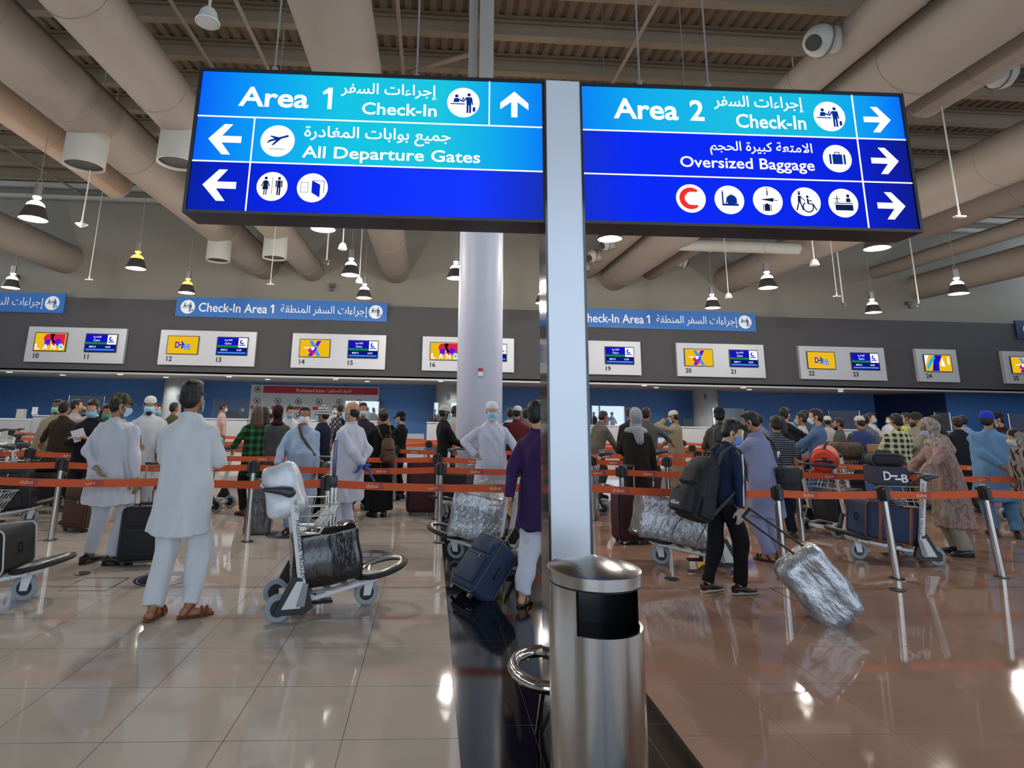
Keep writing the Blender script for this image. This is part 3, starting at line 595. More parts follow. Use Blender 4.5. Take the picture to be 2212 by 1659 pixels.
cs = [(aty(a, 750, YF-.16).x+aty(b_, 750, YF-.16).x)/2 for a, b_ in ((60, 265), (346, 550), (632, 832), (913, 1110), (1191, 1383), (1461, 1649), (1725, 1908))]
ks = [('L', 'F'), ('D', 'F'), ('X', 'F'), ('L', 'F'), ('X', 'F'), ('X', 'F'), ('D', 'F')]
for i, c in enumerate(cs): board(c, 2, (10+2*i, 11+2*i), ks[i], 'silver board with two screens numbered %s' % NW[i])
board((aty(1980, 780, YF-.16).x+aty(2068, 780, YF-.16).x)/2, 1, (24,), 'A', 'single silver board with one screen numbered twenty-four')
board(aty(2167, 780, YF-.16).x+.93, 1, (25,), 'X', 'silver board with one screen numbered twenty-five, cut by picture edge')

# ---------------------------------------------------------------- prohibited items poster on the blue wall
M_PR = mat('poster red', '#a3263e', .6); M_PK = mat('poster black', '#26262a', .6); M_POST = mat('poster white', '#b9c4cc', .6)
a = aty(543, 835, YB-.06); b_ = aty(819, 845, YB-.06); fr = face_frame(Vector((a.x, YB-.06, .7)), Vector((b_.x, YB-.06, .7)))
t = thing('prohibited_items_poster', 'white prohibited items poster with red band on the blue wall', 'poster', ((a.x+b_.x)/2, YB-.06, .7)); f = rel(fr, t); Wd = b_.x-a.x
MB().prism([(0, 0), (Wd, 0), (Wd, 2.03), (0, 2.03)], f, -.05, 0).build('sheet', M_POST, t, 0)
MB().prism([(.62, 1.62), (Wd-.06, 1.62), (Wd-.06, 1.98), (.62, 1.98)], f, 0, .006).build('heading_band', M_PR, t, 0)
letters(t, f, 'lettering', 'Prohibited Items', (2.3, 1.7, 3.75, 1.86), 0, M_PW, None, .01); letters(t, f, 'lettering', arabic('المواد المحظورة'), (3.85, 1.68, 5.1, 1.88), 0, M_PW, None, .01)
rr = random.Random(3)
for r_ in range(3):
    for i in range(7):
        c = (.36+1.04*i, 1.22-.72*r_); q = flat(MB(), [('a', 0, 0, .84, 1, 0, 360), ('l', -.6, .6, .6, -.6, .14)], f, c, .17, .006).build('warning_ring', M_PK, t, 0)
        flat(MB(), [('l', -.4, -.3-.1*(i % 2), .4, .35, .2), ('c', -.3+.1*i % .5, .2, .16), ('r', -.2, -.5, .1, -.1+.1*(i % 3))], f, c, .17, .005).build('symbol', M_PK, q, 0)
        MB().prism([(c[0]-.3, c[1]-.42), (c[0]+.3, c[1]-.42), (c[0]+.3, c[1]-.26), (c[0]-.3, c[1]-.26)], f, 0, .005).build('caption_strip', M_PR, t, 0)
flat(MB(), [('a', 0, 0, .84, 1, 0, 360), ('r', -.4, -.35, .4, .3), ('r', -.16, .3, .16, .45)], f, (.34, 1.8), .17, .006).build('warning_ring', M_PK, t, 0)

# ---------------------------------------------------------------- counters
M_CTR = mat('counter white', '#b9babb', .5); M_TOP = mat('counter top', '#d2d3d3', .35)
def glass():
    m = bpy.data.materials.new('screen glass'); m.use_nodes = True; nt = m.node_tree; N = nt.nodes; N.clear(); L = nt.links
    tr = N.new('ShaderNodeBsdfTransparent'); gl = N.new('ShaderNodeBsdfGlossy'); gl.inputs['Roughness'].default_value = .02; mx = N.new('ShaderNodeMixShader'); fn = N.new('ShaderNodeLayerWeight'); fn.inputs[0].default_value = .25
    o = N.new('ShaderNodeOutputMaterial'); mx.inputs[0].default_value = .3; L.new(tr.outputs[0], mx.inputs[1]); L.new(gl.outputs[0], mx.inputs[2]); L.new(mx.outputs[0], o.inputs[0]); tr.inputs[0].default_value = (.86, .93, .97, 1); return m
M_GLASS = glass(); M_CHR = mat('chrome', '#c4bfb8', .12, 1.); YC = 25.35
def counter(c, label, w=3.3, screen=(.1, 1.4)):
    t = thing('check_in_counter', label, 'counter', (c, YC+.4, 0))
    b = MB(); b.rbox((0, -.37, .52), (w, .06, 1.04), .02, 2); b.box((-w/2+.03, .0, .5), (.05, .74, 1.)); b.box((w/2-.03, 0, .5), (.05, .74, 1.)); b.build('front', M_CTR, t)
    MB().rbox((0, -.26, 1.09), (w+.04, .36, .05), .02, 3).build('counter_top', M_TOP, t); MB().rbox((0, .12, .76), (w-.1, .6, .04), .01, 2).build('desk_shelf', M_TOP, t)
    MB().box((0, -.395, .06), (w, .02, .12)).build('kick_plate', mat('kick dark', '#3c3d40', .5), t, 0)
    if screen:
        s = MB().box((screen[0]*w, -.36, 1.52), (screen[1], .012, .8)).build('safety_glass', M_GLASS, t, 0)
        for k in (-1, 1): MB().frus((screen[0]*w+k*screen[1]/2, -.36, 1.11), (screen[0]*w+k*screen[1]/2, -.36, 1.92), .02, None, 10).build('glass_post', M_CHR, t)
def monitor(x, y, label, z=1.115):
    t = thing('monitor', label, 'monitor', (x, y, z)); MB().box((0, 0, .17), (.46, .05, .27)).build('screen_case', M_BEZ, t, 0); MB().box((0, .03, .02), (.2, .16, .03)).box((0, .03, .07), (.05, .04, .1)).build('stand', M_BEZ, t, 0)
cl = list(zip(NW, (.1, .28, .3, -.2, .2, .16, .1)))
for c, (n, s) in zip(cs, cl): counter(c, 'white check-in counter with glass screen below board %s' % n, 3.3, (s, 1.4))
for k, c in enumerate(cs[:-1]):
    m = (c+cs[k+1])/2; w = cs[k+1]-c-3.3-.2; t = thing('baggage_conveyor', 'steel baggage conveyor between the counter below %s and the next' % cl[k][0], 'conveyor', (m, YC+.8, 0))
    MB().box((0, -.2, .2), (w, 1.1, .4)).build('frame', mat('conveyor steel', '#8f9295', .35, .8), t, 0); MB().box((0, -.2, .41), (w-.2, 1.1, .02)).build('belt', mat('conveyor rubber', '#1a1a1b', .6), t, 0); MB().box((0, -.72, .52), (w, .04, .22)).build('front_plate', mat('conveyor plate', '#aeb1b3', .3, .8), t, 0)
xs = aty(2030, 935, 25).x; counter(xs+1.3, 'white check-in counter with glass screen below board twenty-four', 2.4, (-.3, .7)); counter(aty(2200, 935, 25).x+1.6, 'white check-in counter at the far right below board twenty-five', 3., (-.38, .8))
for c, dx, n in ((cs[2], .9, 'fourteen'), (cs[1], .95, 'thirteen'), (cs[4], .2, 'eighteen'), (cs[3], -1.3, 'sixteen'), (cs[5], -1.2, 'twenty')): monitor(c+dx, YC+.25, 'dark monitor on the counter top below number %s' % n)
p = aty(74, 895, 25.5); t = tag(MB().box((p.x, YC+.15, 1.115+.16), (.22, .02, .32)).box((p.x, YC+.2, 1.125), (.22, .12, .02)).build('notice_stand', mat('paper white', '#d9dce4', .6)), 'white upright notice card on the counter below number ten', 'notice')
p = aty(20, 920, 25); t = thing('low_desk', 'low grey and white desk beside the counter below number ten', 'desk', (p.x-.3, YC+.4, 0)); MB().rbox((0, 0, .93), (2.3, .7, .05), .01, 2).build('desk_top', M_TOP, t); MB().box((0, -.3, .45), (2.2, .04, .9)).build('front', M_CTR, t, 0)
p = aty(40, 898, 25.6); tag(MB().rbox((p.x, YC+.4, .957+.19), (.26, .26, .38), .01, 2).build('card_printer', mat('printer grey', '#b9bbb9', .5)), 'small grey printer box on the low desk', 'printer')
# ================================================================ queue posts with belts
M_POST_ = mat('polished post', '#b9b7b3', .14, 1.); M_HEAD = mat('post head black', '#161617', .4); M_BELT = mat('orange belt', '#cf5c36', .7, bump=(60, .1), spec=.2); M_BPATCH = mat('belt violet patch', '#a8473f', .7); M_BTXT = mat('belt lettering', '#e6c7a6', .7)
HZ, BZ, BH = .94, .86, .074
ORD = ['front', 'second', 'third', 'fourth', 'fifth', 'sixth']
def post(x, y, row, top=None):
    t = thing('queue_post', 'chrome queue post with black head and orange belt in the %s row from the camera' % ORD[row], 'queue post', (x, y, 0), 0, 'queue posts in the %s row' % ORD[row])
    tp = Vector((0, 0, HZ)) if top is None else Vector(top)
    MB().frus((0, 0, .004), tp*.995, .036, .034, 20).build('pole', M_POST_, t)
    MB().frus((0, 0, 0), (0, 0, .006), .075, .07, 20).build('floor_socket', M_HEAD, t)
    d = tp.normalized(); q = d.to_track_quat('Z', 'Y').to_matrix().to_4x4(); h = MB()
    h.frus(tp-d*.14, tp-d*.0, .043, .043, 18); 
    for k in (-1, 1): h.rbox((k*.05, 0, -.07), (.045, .06, .12), .008, 1, Matrix.Translation(tp) @ q)
    h.frus(tp, tp+d*.012, .04, .034, 18); h.build('head', M_HEAD, t); return t
def belt(t, a, b, row, k0=0):
    """a, b: world ends; the belt belongs to post t"""
    o = t.location; n = 14; L = (b-a).length; sag = .012*L; U = (b-a).normalized(); pts = [a+(b-a)*(i/n)-Vector((0, 0, sag*4*(i/n)*(1-i/n))) for i in range(n+1)]
    m = MB(); N = Vector((U.y, -U.x, 0)).normalized()
    for s in (-.0015, .0015): m.v += [tuple(p-o+N*s+Vector((0, 0, z))) for p in pts for z in (-BH/2, BH/2)]
    for f in range(2):
        for i in range(n): q = f*2*(n+1)+2*i; m.f.append((q, q+2, q+3, q+1) if f else (q+1, q+3, q+2, q))
    bo = m.build('belt', M_BELT, t)
    if row > 3: return
    step = .62; i = 0; x = .28+.1*(k0 % 3)
    while x < L-.2:
        c = a+(b-a)*(x/L)-Vector((0, 0, sag*4*(x/L)*(1-x/L))); f = (c-o, U, Vector((0, 0, 1)), N)
        MB().prism([(-.01, -BH*.42), (.1, -BH*.42), (.1, BH*.42), (-.01, BH*.42)], f, .002, .0028).build('belt_patch', M_BPATCH, bo, 0)
        ar = i % 2; s = 'dubai' if not ar else arabic('دبي')
        lettering(MB(), s, f, ((-.07, -.016, .05, .018) if not ar else (-.07, -.02, .02, .014)), .0036, .005).build('lettering', M_BTXT, bo, 0)
        x += step; i += 1
ROWS = [(6.24, [(-330, 0), (-60, 0), (368, 0), (712, 0), (1222, 0), (1695, 1252, 1677, 1050), (1938, 1250, 1905, 1052), (2165, 1247, 2122, 1050), (2420, 0)]),
        (7.78, [(-110, 0), (135, 0), (549, 0), (952, 0), (1200, 0), (1342, 0), (1718, 0), (1938, 0), (2300, 0)]),
        (9.4, [(-80, 0), (62, 0), (335, 0), (703, 0), (945, 0), (1278, 0), (1440, 0), (1748, 0), (2052, 0), (2290, 0)]),
        (11.2, [(36, 0), (420, 0), (854, 0), (1115, 0), (1508, 0), (1916, 0), (2190, 0)]),
        (13.3, [(28, 0), (600, 0), (925, 0), (1260, 0), (1497, 0), (1880, 0), (2150, 0)]),
        (15.6, [(14, 0), (430, 0), (760, 0), (1090, 0), (1478, 0), (1850, 0), (2120, 0)])]
for r_, (Y, ps) in enumerate(ROWS):
    prev = None
    for k, p in enumerate(ps):
        if len(p) == 4:
            b0 = fl(p[0], p[1]); b1 = aty(p[2], p[3], b0.y); t = post(b0.x, b0.y, r_, b1-b0); hd = b0+(b1-b0)*(BZ/HZ)
        else:
            x = aty(p[0], 1000, Y).x; t = post(x, Y, r_); hd = Vector((x, Y, BZ))
        if prev is not None: belt(prev[0], prev[1]+Vector((.07, 0, 0)), hd-Vector((.07, 0, 0)), r_, k)
        prev = (t, hd)

# ================================================================ trolleys
M_TW = mat('trolley white', '#d3d3d0', .4); M_TB = mat('trolley black', '#1b1c1e', .45); M_TIRE = mat('tyre grey', '#8a939b', .6); M_HAND = mat('handle grey', '#2e353d', .4); M_WIRE = mat('basket wire', '#b9b8b0', .3, .7); M_RUB = mat('rubber black', '#202022', .6); M_GREYP = mat('hatched panel', '#8b8b8a', .6)
def make_trolley():
    t = bpy.data.objects.new('passenger_trolley', None); COL.objects.link(t)
    b = MB()
    for s in (-1, 1): b.tube([(s*.24, -.3, .13), (s*.2, -.05, .15), (s*.13, .42, .235)], .018, 8)
    for y in (-.12, .02, .16, .3): w = .2-.08*(y+.1); b.box((0, y, .155+.13*(y+.1)+.01), (2*w+.02, .05, .014))
    b.tube([(0, -.3, .11), (0, .1, .14), (0, .4, .22)], .02, 8); b.box((0, -.31, .11), (.52, .05, .04)); b.build('platform', M_TW, t)
    for s in (-1, 1):
        fr = (Vector((s*.255, 0, 0)), Vector((0, 1, 0)), Vector((0, 0, 1)), Vector((s, 0, 0)))
        p = MB().prism([(-.2, .12), (-.145, .12), (-.29, .93), (-.345, .93)], fr, -.014, .014); po = p.build('post', M_TW, t, 0)
        U = Vector((-.15, 0, 0)); dv = Vector((0, -.145, .81)).normalized(); u = Vector((0, dv.y, dv.z))*-1; v = Vector((0, -u.z, u.y))
        # letters run down the post on its outer face
        F = (Vector((s*.27, -.2255, .5)), u, (v if s > 0 else -v), Vector((s, 0, 0))); F = (F[0], u if s > 0 else u, v*(1 if s > 0 else -1), F[3])
        lettering(MB(), 'PASSENGER TROLLEY', F, (-.24, -.015, .2, .013), .001, .012).build('lettering', M_TB, po, 0); lettering(MB(), 'TB2 1407', F, (-.4, -.012, -.29, .01), .001, .008).build('lettering', M_TB, po, 0)
        MB().prism([(-.4, .06), (-.17, .05), (-.1, .1), (-.13, .18), (-.2, .31), (-.27, .33), (-.34, .19)], fr, -.02, .016).build('wheel_housing', M_TB, t, 0)
        MB().prism([(-.34, .1), (-.2, .1), (-.17, .29), (-.24, .29)], fr, .016, .02).build('side_panel', M_TW, t, 0); MB().prism([(-.235, .11), (-.17, .11), (-.15, .27), (-.19, .28)], fr, .02, .023).build('hatched_panel', M_GREYP, t, 0)
        w = MB().lathe([(.06, -.018), (.092, -.02), (.1, -.01), (.1, .01), (.092, .02), (.06, .018)], n=28, M=Matrix.Translation((s*.225, -.36, .1)) @ Matrix.Rotation(R(90), 4, 'Y')).build('wheel', M_TIRE, t)
        MB().frus((s*.225-.016, -.36, .1), (s*.225+.016, -.36, .1), .066, None, 20).frus((s*.225-.03, -.36, .1), (s*.225+.03, -.36, .1), .014, None, 10).build('hub', M_TB, w)
        h = MB(); h.cap((s*.255, -.335, .945), (s*.24, -.4, .96), .043, .036, 12); h.cap((s*.24, -.4, .96), (s*.19, -.53, .962), .036, .017, 12); h.build('handle', M_HAND, t)
    MB().tube([(-.19, -.53, .962), (0, -.55, .962), (.19, -.53, .962)], .016, 8).build('push_bar', M_HAND, t)
    b = MB(); r = .005
    for z in (.62, .68, .76, .84):
        y1 = -.08+.14*(z-.62)/.22; b.tube([(-.24, -.26, z), (-.22, y1, z), (.22, y1, z), (.24, -.26, z)], r, 5)
    for i in range(9):
        x = -.2+.05*i; b.tube([(x, -.24, .62), (x, -.08, .62), (x, .06, .84)], r*.8, 5)
    for s in (-1, 1):
        for y in (-.2, -.12): b.tube([(s*.23, y, .62), (s*.23, y+.04, .84)], r*.8, 5)
    b.build('basket', M_WIRE, t)
    w = MB().lathe([(.06, -.018), (.092, -.02), (.1, -.01), (.1, .01), (.092, .02), (.06, .018)], n=28, M=Matrix.Translation((0, .36, .1)) @ Matrix.Rotation(R(90), 4, 'Y')).build('wheel', M_TIRE, t)
    MB().frus((-.016, .36, .1), (.016, .36, .1), .066, None, 20).build('hub', M_TB, w)
    f = MB(); 
    for s in (-1, 1): f.prism([(.33, .08), (.39, .08), (.42, .22), (.34, .22)], (Vector((s*.027, 0, 0)), Vector((0, 1, 0)), Vector((0, 0, 1)), Vector((1, 0, 0))), -.004, .004)
    f.frus((0, .38, .22), (0, .38, .25), .1, .11, 20); f.build('caster_fork', M_TW, t)
    lp = []
    for i in range(28):
        a = 2*math.pi*i/28; lp.append((.21*math.cos(a), .47+.21*math.sin(a), .285+.05*math.sin(a)))
    MB().tube(lp, .022, 8, closed=True).build('front_bumper', M_RUB, t); MB().tube([(p[0]*.84, .47+(p[1]-.47)*.84, p[2]+.012) for p in lp], .012, 6, closed=True).tube([(-.19, .42, .28), (-.06, .38, .25), (.06, .38, .25), (.19, .42, .28)], .014, 6).build('bumper_frame', M_WIRE, t)
    MB().rbox((0, .0, .06), (.1, .16, .02), .006, 1).rbox((0, -.07, .09), (.06, .03, .08), .006, 1).build('brake_pedal', M_TB, t)
    return t
_TR = make_trolley(); _used = []
def trolley(rear, front, label):
    """rear: floor point of the middle of the rear axle; front: where the front wheel stands"""
    t = _TR if not _used else copy_tree(_TR); _used.append(t)
    d = front-rear; d.z = 0; h = math.atan2(-d.x, d.y); c = (rear+front)/2; t.location = (c.x, c.y, 0); t.rotation_euler = (0, 0, h)
    return tag(t, label, 'luggage trolley')
def near_rear(near, front_px, side):
    """near rear wheel and front wheel photo points; side=+1 if the visible rear wheel is the trolley's right one"""
    a = fl(*near); f = fl(*front_px); d = (f-a); L = .76
    # wheel is .225 off the axis
    ang = math.atan2(d.y, d.x)-side*math.asin(min(.9, .225/max(d.length, .3))); u = Vector((math.cos(ang), math.sin(ang), 0)); rgt = Vector((u.y, -u.x, 0))
    c = a-rgt*.225*side; return c, c+u*.72
def T(near, front, side, label): return trolley(*near_rear(near, front, side), label)
t1 = T((598, 1345), (762, 1309), 1, 'luggage trolley with shiny wrapped black bag, beside the man in brown sandals')
fr2 = fl(50, 1297); d2 = fl(118, 1204, .33)-fr2; d2.z = 0; d2.normalize(); t2 = trolley(fr2-d2*.72, fr2, 'luggage trolley loaded with black piped case, cut by left picture edge')
fr3 = fl(62, 1134); d3 = Vector((.96, .28, 0)); t3 = trolley(fr3-d3*.72, fr3, 'luggage trolley with dark studded cases behind the front belt at left')
fr4 = fl(135, 1104); d4 = Vector((.97, .22, 0)); t4 = trolley(fr4-d4*.72, fr4, 'luggage trolley with dark bags left of the man in camouflage cap')
t5 = T((1112, 1232), (966, 1205), -1, 'luggage trolley carrying silver wrapped box, pushed by the bearded old man')
t7 = T((1592, 1236), (1434, 1219), -1, 'luggage trolley with big silver wrapped box behind the backpack wearer')
t8 = T((2025, 1222), (1868, 1208), -1, 'luggage trolley with navy and brown suitcase, pushed by the shawled woman')
q = (fl(1805, 1167)+fl(1748, 1147))/2; d9 = Vector((.93, .36, 0)); t9 = trolley(q, q+d9*.72, 'luggage trolley with orange bag and dark suitcase in the right queue')
q = fl(1802, 1100); t10 = trolley(q, q+Vector((.7, .05, 0)), 'luggage trolley with patterned duffel behind the orange bag trolley')
q = fl(1305, 1108); t11 = trolley(q, q+Vector((-.7, .2, 0)), 'luggage trolley with wrapped bag in basket just right of white pillar')
q = fl(1345, 1085); 
q = fl(1428, 1098); t12 = trolley(q, q+Vector((-.66, .3, 0)), 'luggage trolley held by the man phoning in beige robe')
q = fl(480, 1102); t13 = trolley(q, q+Vector((-.7, .1, 0)), 'luggage trolley with green bag pushed by the woman in plaid')
q = fl(40, 1042); t14 = trolley(q, q+Vector((-.7, .1, 0)), 'luggage trolley before the brown robed man at far left')
q = fl(8, 1016); t14b = trolley(q, q+Vector((-.7, .1, 0)), 'empty luggage trolley by the low desk at far left')
q = fl(694, 1147); t15 = trolley(q, q+Vector((.12, .7, 0)), 'luggage trolley with tall wrapped bag between the two kurta men')
q = fl(1000, 1104); t16 = trolley(q, q+Vector((-.3, -.62, 0)), 'luggage trolley with dark cases left of the white column')
q = fl(2204, 1130); t17 = trolley(q, q+Vector((.7, .1, 0)), 'luggage trolley cut by the right picture edge')

# ================================================================ luggage
def wrapmat(name, col, metal=.0, rough=.22, s=7, st=.9): return mat(name, col, rough, metal, bump=(s, st, (1, 1, .45)), var=.35, coat=.6)
M_SILV = wrapmat('silver wrap', '#9a9b9d', .45, .2, 22, 1.); M_BWRAP = wrapmat('black bag in film', '#161514', 0, .1, 9, 1.); M_GWRAP = wrapmat('grey bag in film', '#4a494c', .2, .18, 20, 1.); M_WBAG = wrapmat('white plastic bag', '#cfd3d8', 0, .35, 4, .8)
M_CASEB = mat('case black', '#17171a', .75, bump=(80, .12)); M_CASEN = mat('case navy', '#1d2f4c', .8, bump=(80, .12)); M_CASEM = mat('case maroon', '#3c1420', .75, bump=(80, .1)); M_CASEG = mat('case grey', '#2b2a2c', .8, bump=(80, .12)); M_CASEBR = mat('case brown', '#4b2c1a', .75, bump=(80, .1)); M_PIP = mat('piping white', '#b9b6b2', .5); M_PIPG = mat('piping grey', '#3e3d42', .6); M_LEA = mat('leather brown', '#7d3c1f', .6); M_ZIP = mat('zip metal', '#b5b1a8', .35, .8)
def place(t, loc, rz=0., tilt=0., roll=0.):
    t.rotation_mode = 'XYZ'; t.matrix_world = Matrix.Translation(loc) @ Matrix.Rotation(rz, 4, 'Z') @ Matrix.Rotation(tilt, 4, 'X') @ Matrix.Rotation(roll, 4, 'Y')
def suitcase(name, label, m, w, d, h, loc, rz=0., tilt=0., roll=0., pull=0., pip=None, wheels=True, pocket=True, side=True, z0=None, cat='suitcase', rad=.05):
    """w wide (x), d deep (y), h tall; stands on z=0 of its own frame"""
    t = thing(name, label, cat); z = .045 if wheels else 0.
    MB().rbox((0, 0, z+h/2), (w, d, h), rad, 4).build('shell', m, t)
    pp = pip or M_PIPG
    for y in (-d/2+.03, d/2-.03):
        a, b_ = w/2, h/2; c = z+h/2; r = rad
        lp = []
        for (cx, cz, a0) in ((a-r, c+b_-r, 0), (-a+r, c+b_-r, 90), (-a+r, c-b_+r, 180), (a-r, c-b_+r, 270)):
            for k in range(5): an = R(a0+22.5*k); lp.append((cx+(r+.004)*math.cos(an), y, cz+(r+.004)*math.sin(an)))
        MB().tube(lp, .007, 6, closed=True).build('piping', pp, t)
    if pocket:
        MB().rbox((0, -d/2-.008, z+h*.36), (w*.8, .03, h*.5), .012, 2).build('front_pocket', m, t); MB().rbox((0, -d/2-.006, z+h*.77), (w*.8, .025, h*.2), .012, 2).build('front_pocket', m, t)
        MB().tube([(-w*.36, -d/2-.026, z+h*.6), (w*.36, -d/2-.026, z+h*.6)], .005, 5).build('zip', pp, t)
        MB().rbox((w*.2, -d/2-.03, z+h*.58), (.012, .008, .04), .003, 1).build('zip_puller', M_ZIP, t)
    MB().tube([(-.09, 0, z+h-.005), (-.08, 0, z+h+.03), (.08, 0, z+h+.03), (.09, 0, z+h-.005)], .012, 8).build('carry_handle', M_TB, t)
    if side: MB().tube([(w/2-.003, 0, z+h*.4), (w/2+.028, 0, z+h*.42), (w/2+.028, 0, z+h*.58), (w/2-.003, 0, z+h*.6)], .011, 8).build('side_handle', M_TB, t)
    if wheels:
        for k in (-1, 1): MB().frus((k*w*.38-.012, d*.34, .035), (k*w*.38+.012, d*.34, .035), .035, None, 16).box((k*w*.38, d*.34, .05), (.05, .05, .03)).build('wheel', M_TB, t); MB().box((k*w*.38, -d*.3, .022), (.04, .03, .044)).build('foot', M_TB, t)
    if pull:
        b = MB()
        for k in (-1, 1): b.tube([(k*.09, d*.36, z+h), (k*.09, d*.36, z+h+pull)], .009, 6)
        b.build('pull_rod', M_ZIP, t); MB().rbox((0, d*.36, z+h+pull), (.22, .03, .03), .01, 2).build('pull_grip', M_TB, t)
    if z0 is not None: loc = Vector(loc)
    place(t, loc, rz, tilt, roll); return t
def wrapped(name, label, m, w, d, h, loc, rz=0., tilt=0., roll=0., rad=.03, cat='wrapped luggage', taper=None, tape=None):
    t = thing(name, label, cat); bm = bmesh.new(); bmesh.ops.create_cube(bm, size=1)
    for v in bm.verts: v.co = Vector((v.co.x*w, v.co.y*d, v.co.z*h))
    bmesh.ops.bevel(bm, geom=bm.edges[:], offset=rad, segments=3, profile=.5, affect='EDGES'); bmesh.ops.subdivide_edges(bm, edges=[e for e in bm.edges if e.calc_length() > .12], cuts=5, use_grid_fill=True)
    rr = random.Random(label); ph = [rr.uniform(0, 6) for _ in range(6)]
    for v in bm.verts:
        p = v.co; n = v.normal if v.normal.length else Vector((0, 0, 1)); k = .006*math.sin(17*p.x+ph[0]+5*p.z)+.006*math.sin(23*p.z+ph[1]+9*p.y)+.004*math.sin(41*p.y+ph[2]+20*p.x)
        v.co = p+n*k
        if taper: s = 1+(taper-1)*(p.z/h+.5); v.co.x *= s; v.co.y *= s
        v.co.z += h/2
    me = bpy.data.meshes.new('m'); bm.to_mesh(me); bm.free(); me.shade_smooth(); me.set_sharp_from_angle(angle=R(50)); new_obj('wrapping', me, m, t)
    if tape: MB().box((0, -d/2-.01, h*.55), (w*1.02, .004, .05)).box((0, -d/2-.01, h*.25), (w*1.02, .004, .03)).build('tape', tape, t, 0)
    place(t, loc, rz, tilt, roll); return t
def ontr(t, x, y, z): return t.matrix_basis @ Vector((x, y, z))
def hd(t): return t.rotation_euler.z
bpy.context.view_layer.update()
# -- on the near trolley
wrapped('wrapped_bag', 'black bag in shiny clear film lying on the near trolley', M_BWRAP, .58, .36, .44, ontr(t1, 0, .03, .205), hd(t1)+R(90), 0, R(-8), .06, 'wrapped bag', .9)
o = wrapped('plastic_bag', 'white plastic bag stuffed in the basket of the near trolley', M_WBAG, .32, .3, .42, ontr(t1, .0, -.3, .74), hd(t1)+R(70), R(-6), R(-20), .07, 'plastic bag', .78)
bag1 = [x for x in COL.objects if x.get('label', '').startswith('black bag in shiny')][0]; g = bpy.data.objects.new('pull_handle', None); COL.objects.link(g); g.parent = bag1; bpy.context.view_layer.update(); g.matrix_parent_inverse = bag1.matrix_world.inverted(); g.location = ontr(t1, -.02, .03, .64)
MB().frus((0, 0, 0), (0, 0, .32), .02, .02, 16).frus((.03, 0, 0), (.03, 0, .3), .012, None, 10).build('chrome_tube', M_POST_, g); MB().rbox((0, 0, .35), (.075, .05, .1), .012, 2).build('black_clamp', M_TB, g); MB().rbox((.005, .0, .55), (.03, .03, .3), .008, 2).build('grip_rod', mat('rod gunmetal', '#4a5266', .3, .6), g)
# -- at the left edge
suitcase('suitcase', 'big black suitcase with white piping on trolley at left picture edge', M_CASEB, .74, .5, .34, ontr(t2, 0, -.08, .2), hd(t2)+R(90), 0, R(-7), 0, M_PIP, False, True)
suitcase('suitcase', 'dark studded case on the trolley behind the front belt', M_CASEB, .66, .42, .3, ontr(t3, 0, .05, .2), hd(t3)+R(90), 0, R(-8), 0, None, False, True)
suitcase('suitcase', 'dark grey case stacked on the studded case', M_CASEG, .6, .4, .26, ontr(t3, 0, -.02, .515), hd(t3)+R(90), 0, 0, 0, None, False, True)
suitcase('suitcase', 'dark case on trolley left of the camouflage cap', M_CASEG, .66, .42, .36, ontr(t4, 0, .05, .2), hd(t4)+R(90), 0, 0, 0, None, False, True)
suitcase('duffel_bag', 'black soft bag on top of the dark case by camouflage cap', M_CASEB, .6, .36, .26, ontr(t4, 0, 0, .575), hd(t4)+R(90), 0, 0, 0, None, False, False, cat='bag', rad=.1)
suitcase('suitcase', 'black upright suitcase standing between the two men in white', M_CASEB, .42, .26, .52, fl(306, 1218), R(10), 0, 0, .42)
suitcase('suitcase', 'brown suitcase half hidden behind the man in camouflage cap', M_CASEBR, .4, .26, .56, fl(172, 1146), R(-20), 0, 0)
wrapped('wrapped_bag', 'grey film wrapped upright bag behind the belt post', M_GWRAP, .34, .28, .68, fl(556, 1152), R(5), 0, R(4), .05)
wrapped('wrapped_bag', 'tall film wrapped bag with yellow tape on the middle trolley', M_GWRAP, .3, .3, .62, ontr(t15, 0, .05, .24), hd(t15), 0, 0, .05, 'wrapped luggage', None, mat('yellow tape', '#b58a2a', .6))
suitcase('suitcase', 'tall maroon suitcase standing alone behind the belts', M_CASEM, .5, .3, .76, fl(912, 1110), R(4), 0, 0, 0, None, True, False)
# -- middle
wrapped('wrapped_box', 'silver film wrapped carton on the trolley beside the column', M_SILV, .54, .5, .48, ontr(t5, 0, .15, .245), hd(t5)+R(100), 0, R(-9), .02)
p = fl(1000, 1296); tl = R(34)
suitcase('suitcase', 'navy soft suitcase tilted on its wheels, pulled by purple kurta man', M_CASEN, .4, .27, .5, p+Vector((.03, .1, -.015)), R(-64), R(-40), 0, .5, None, True, True)
t = thing('plastic_bag', 'clear plastic bag with yellow and red items hanging from trolley', 'plastic bag', tuple(fl(1076, 1212, .12)))
MB().lathe([(0, -.09), (.06, -.07), (.08, .02), (.06, .14), (.02, .24), (.03, .28)], n=14).build('bag_film', wrapmat('clear film', '#8a8580', 0, .3, 6, .6), t); MB().ell((.02, -.08, .1), (.03, .02, .03), 10).build('yellow_item', mat('item yellow', '#d2b02a', .5), t); MB().ell((-.02, -.08, -.02), (.025, .02, .03), 10).build('red_item', mat('item red', '#b8452a', .5), t)
suitcase('suitcase', 'dark case on trolley left of the white column', M_CASEB, .5, .36, .4, ontr(t16, 0, .0, .24), hd(t16), 0, 0, 0, None, False, True)
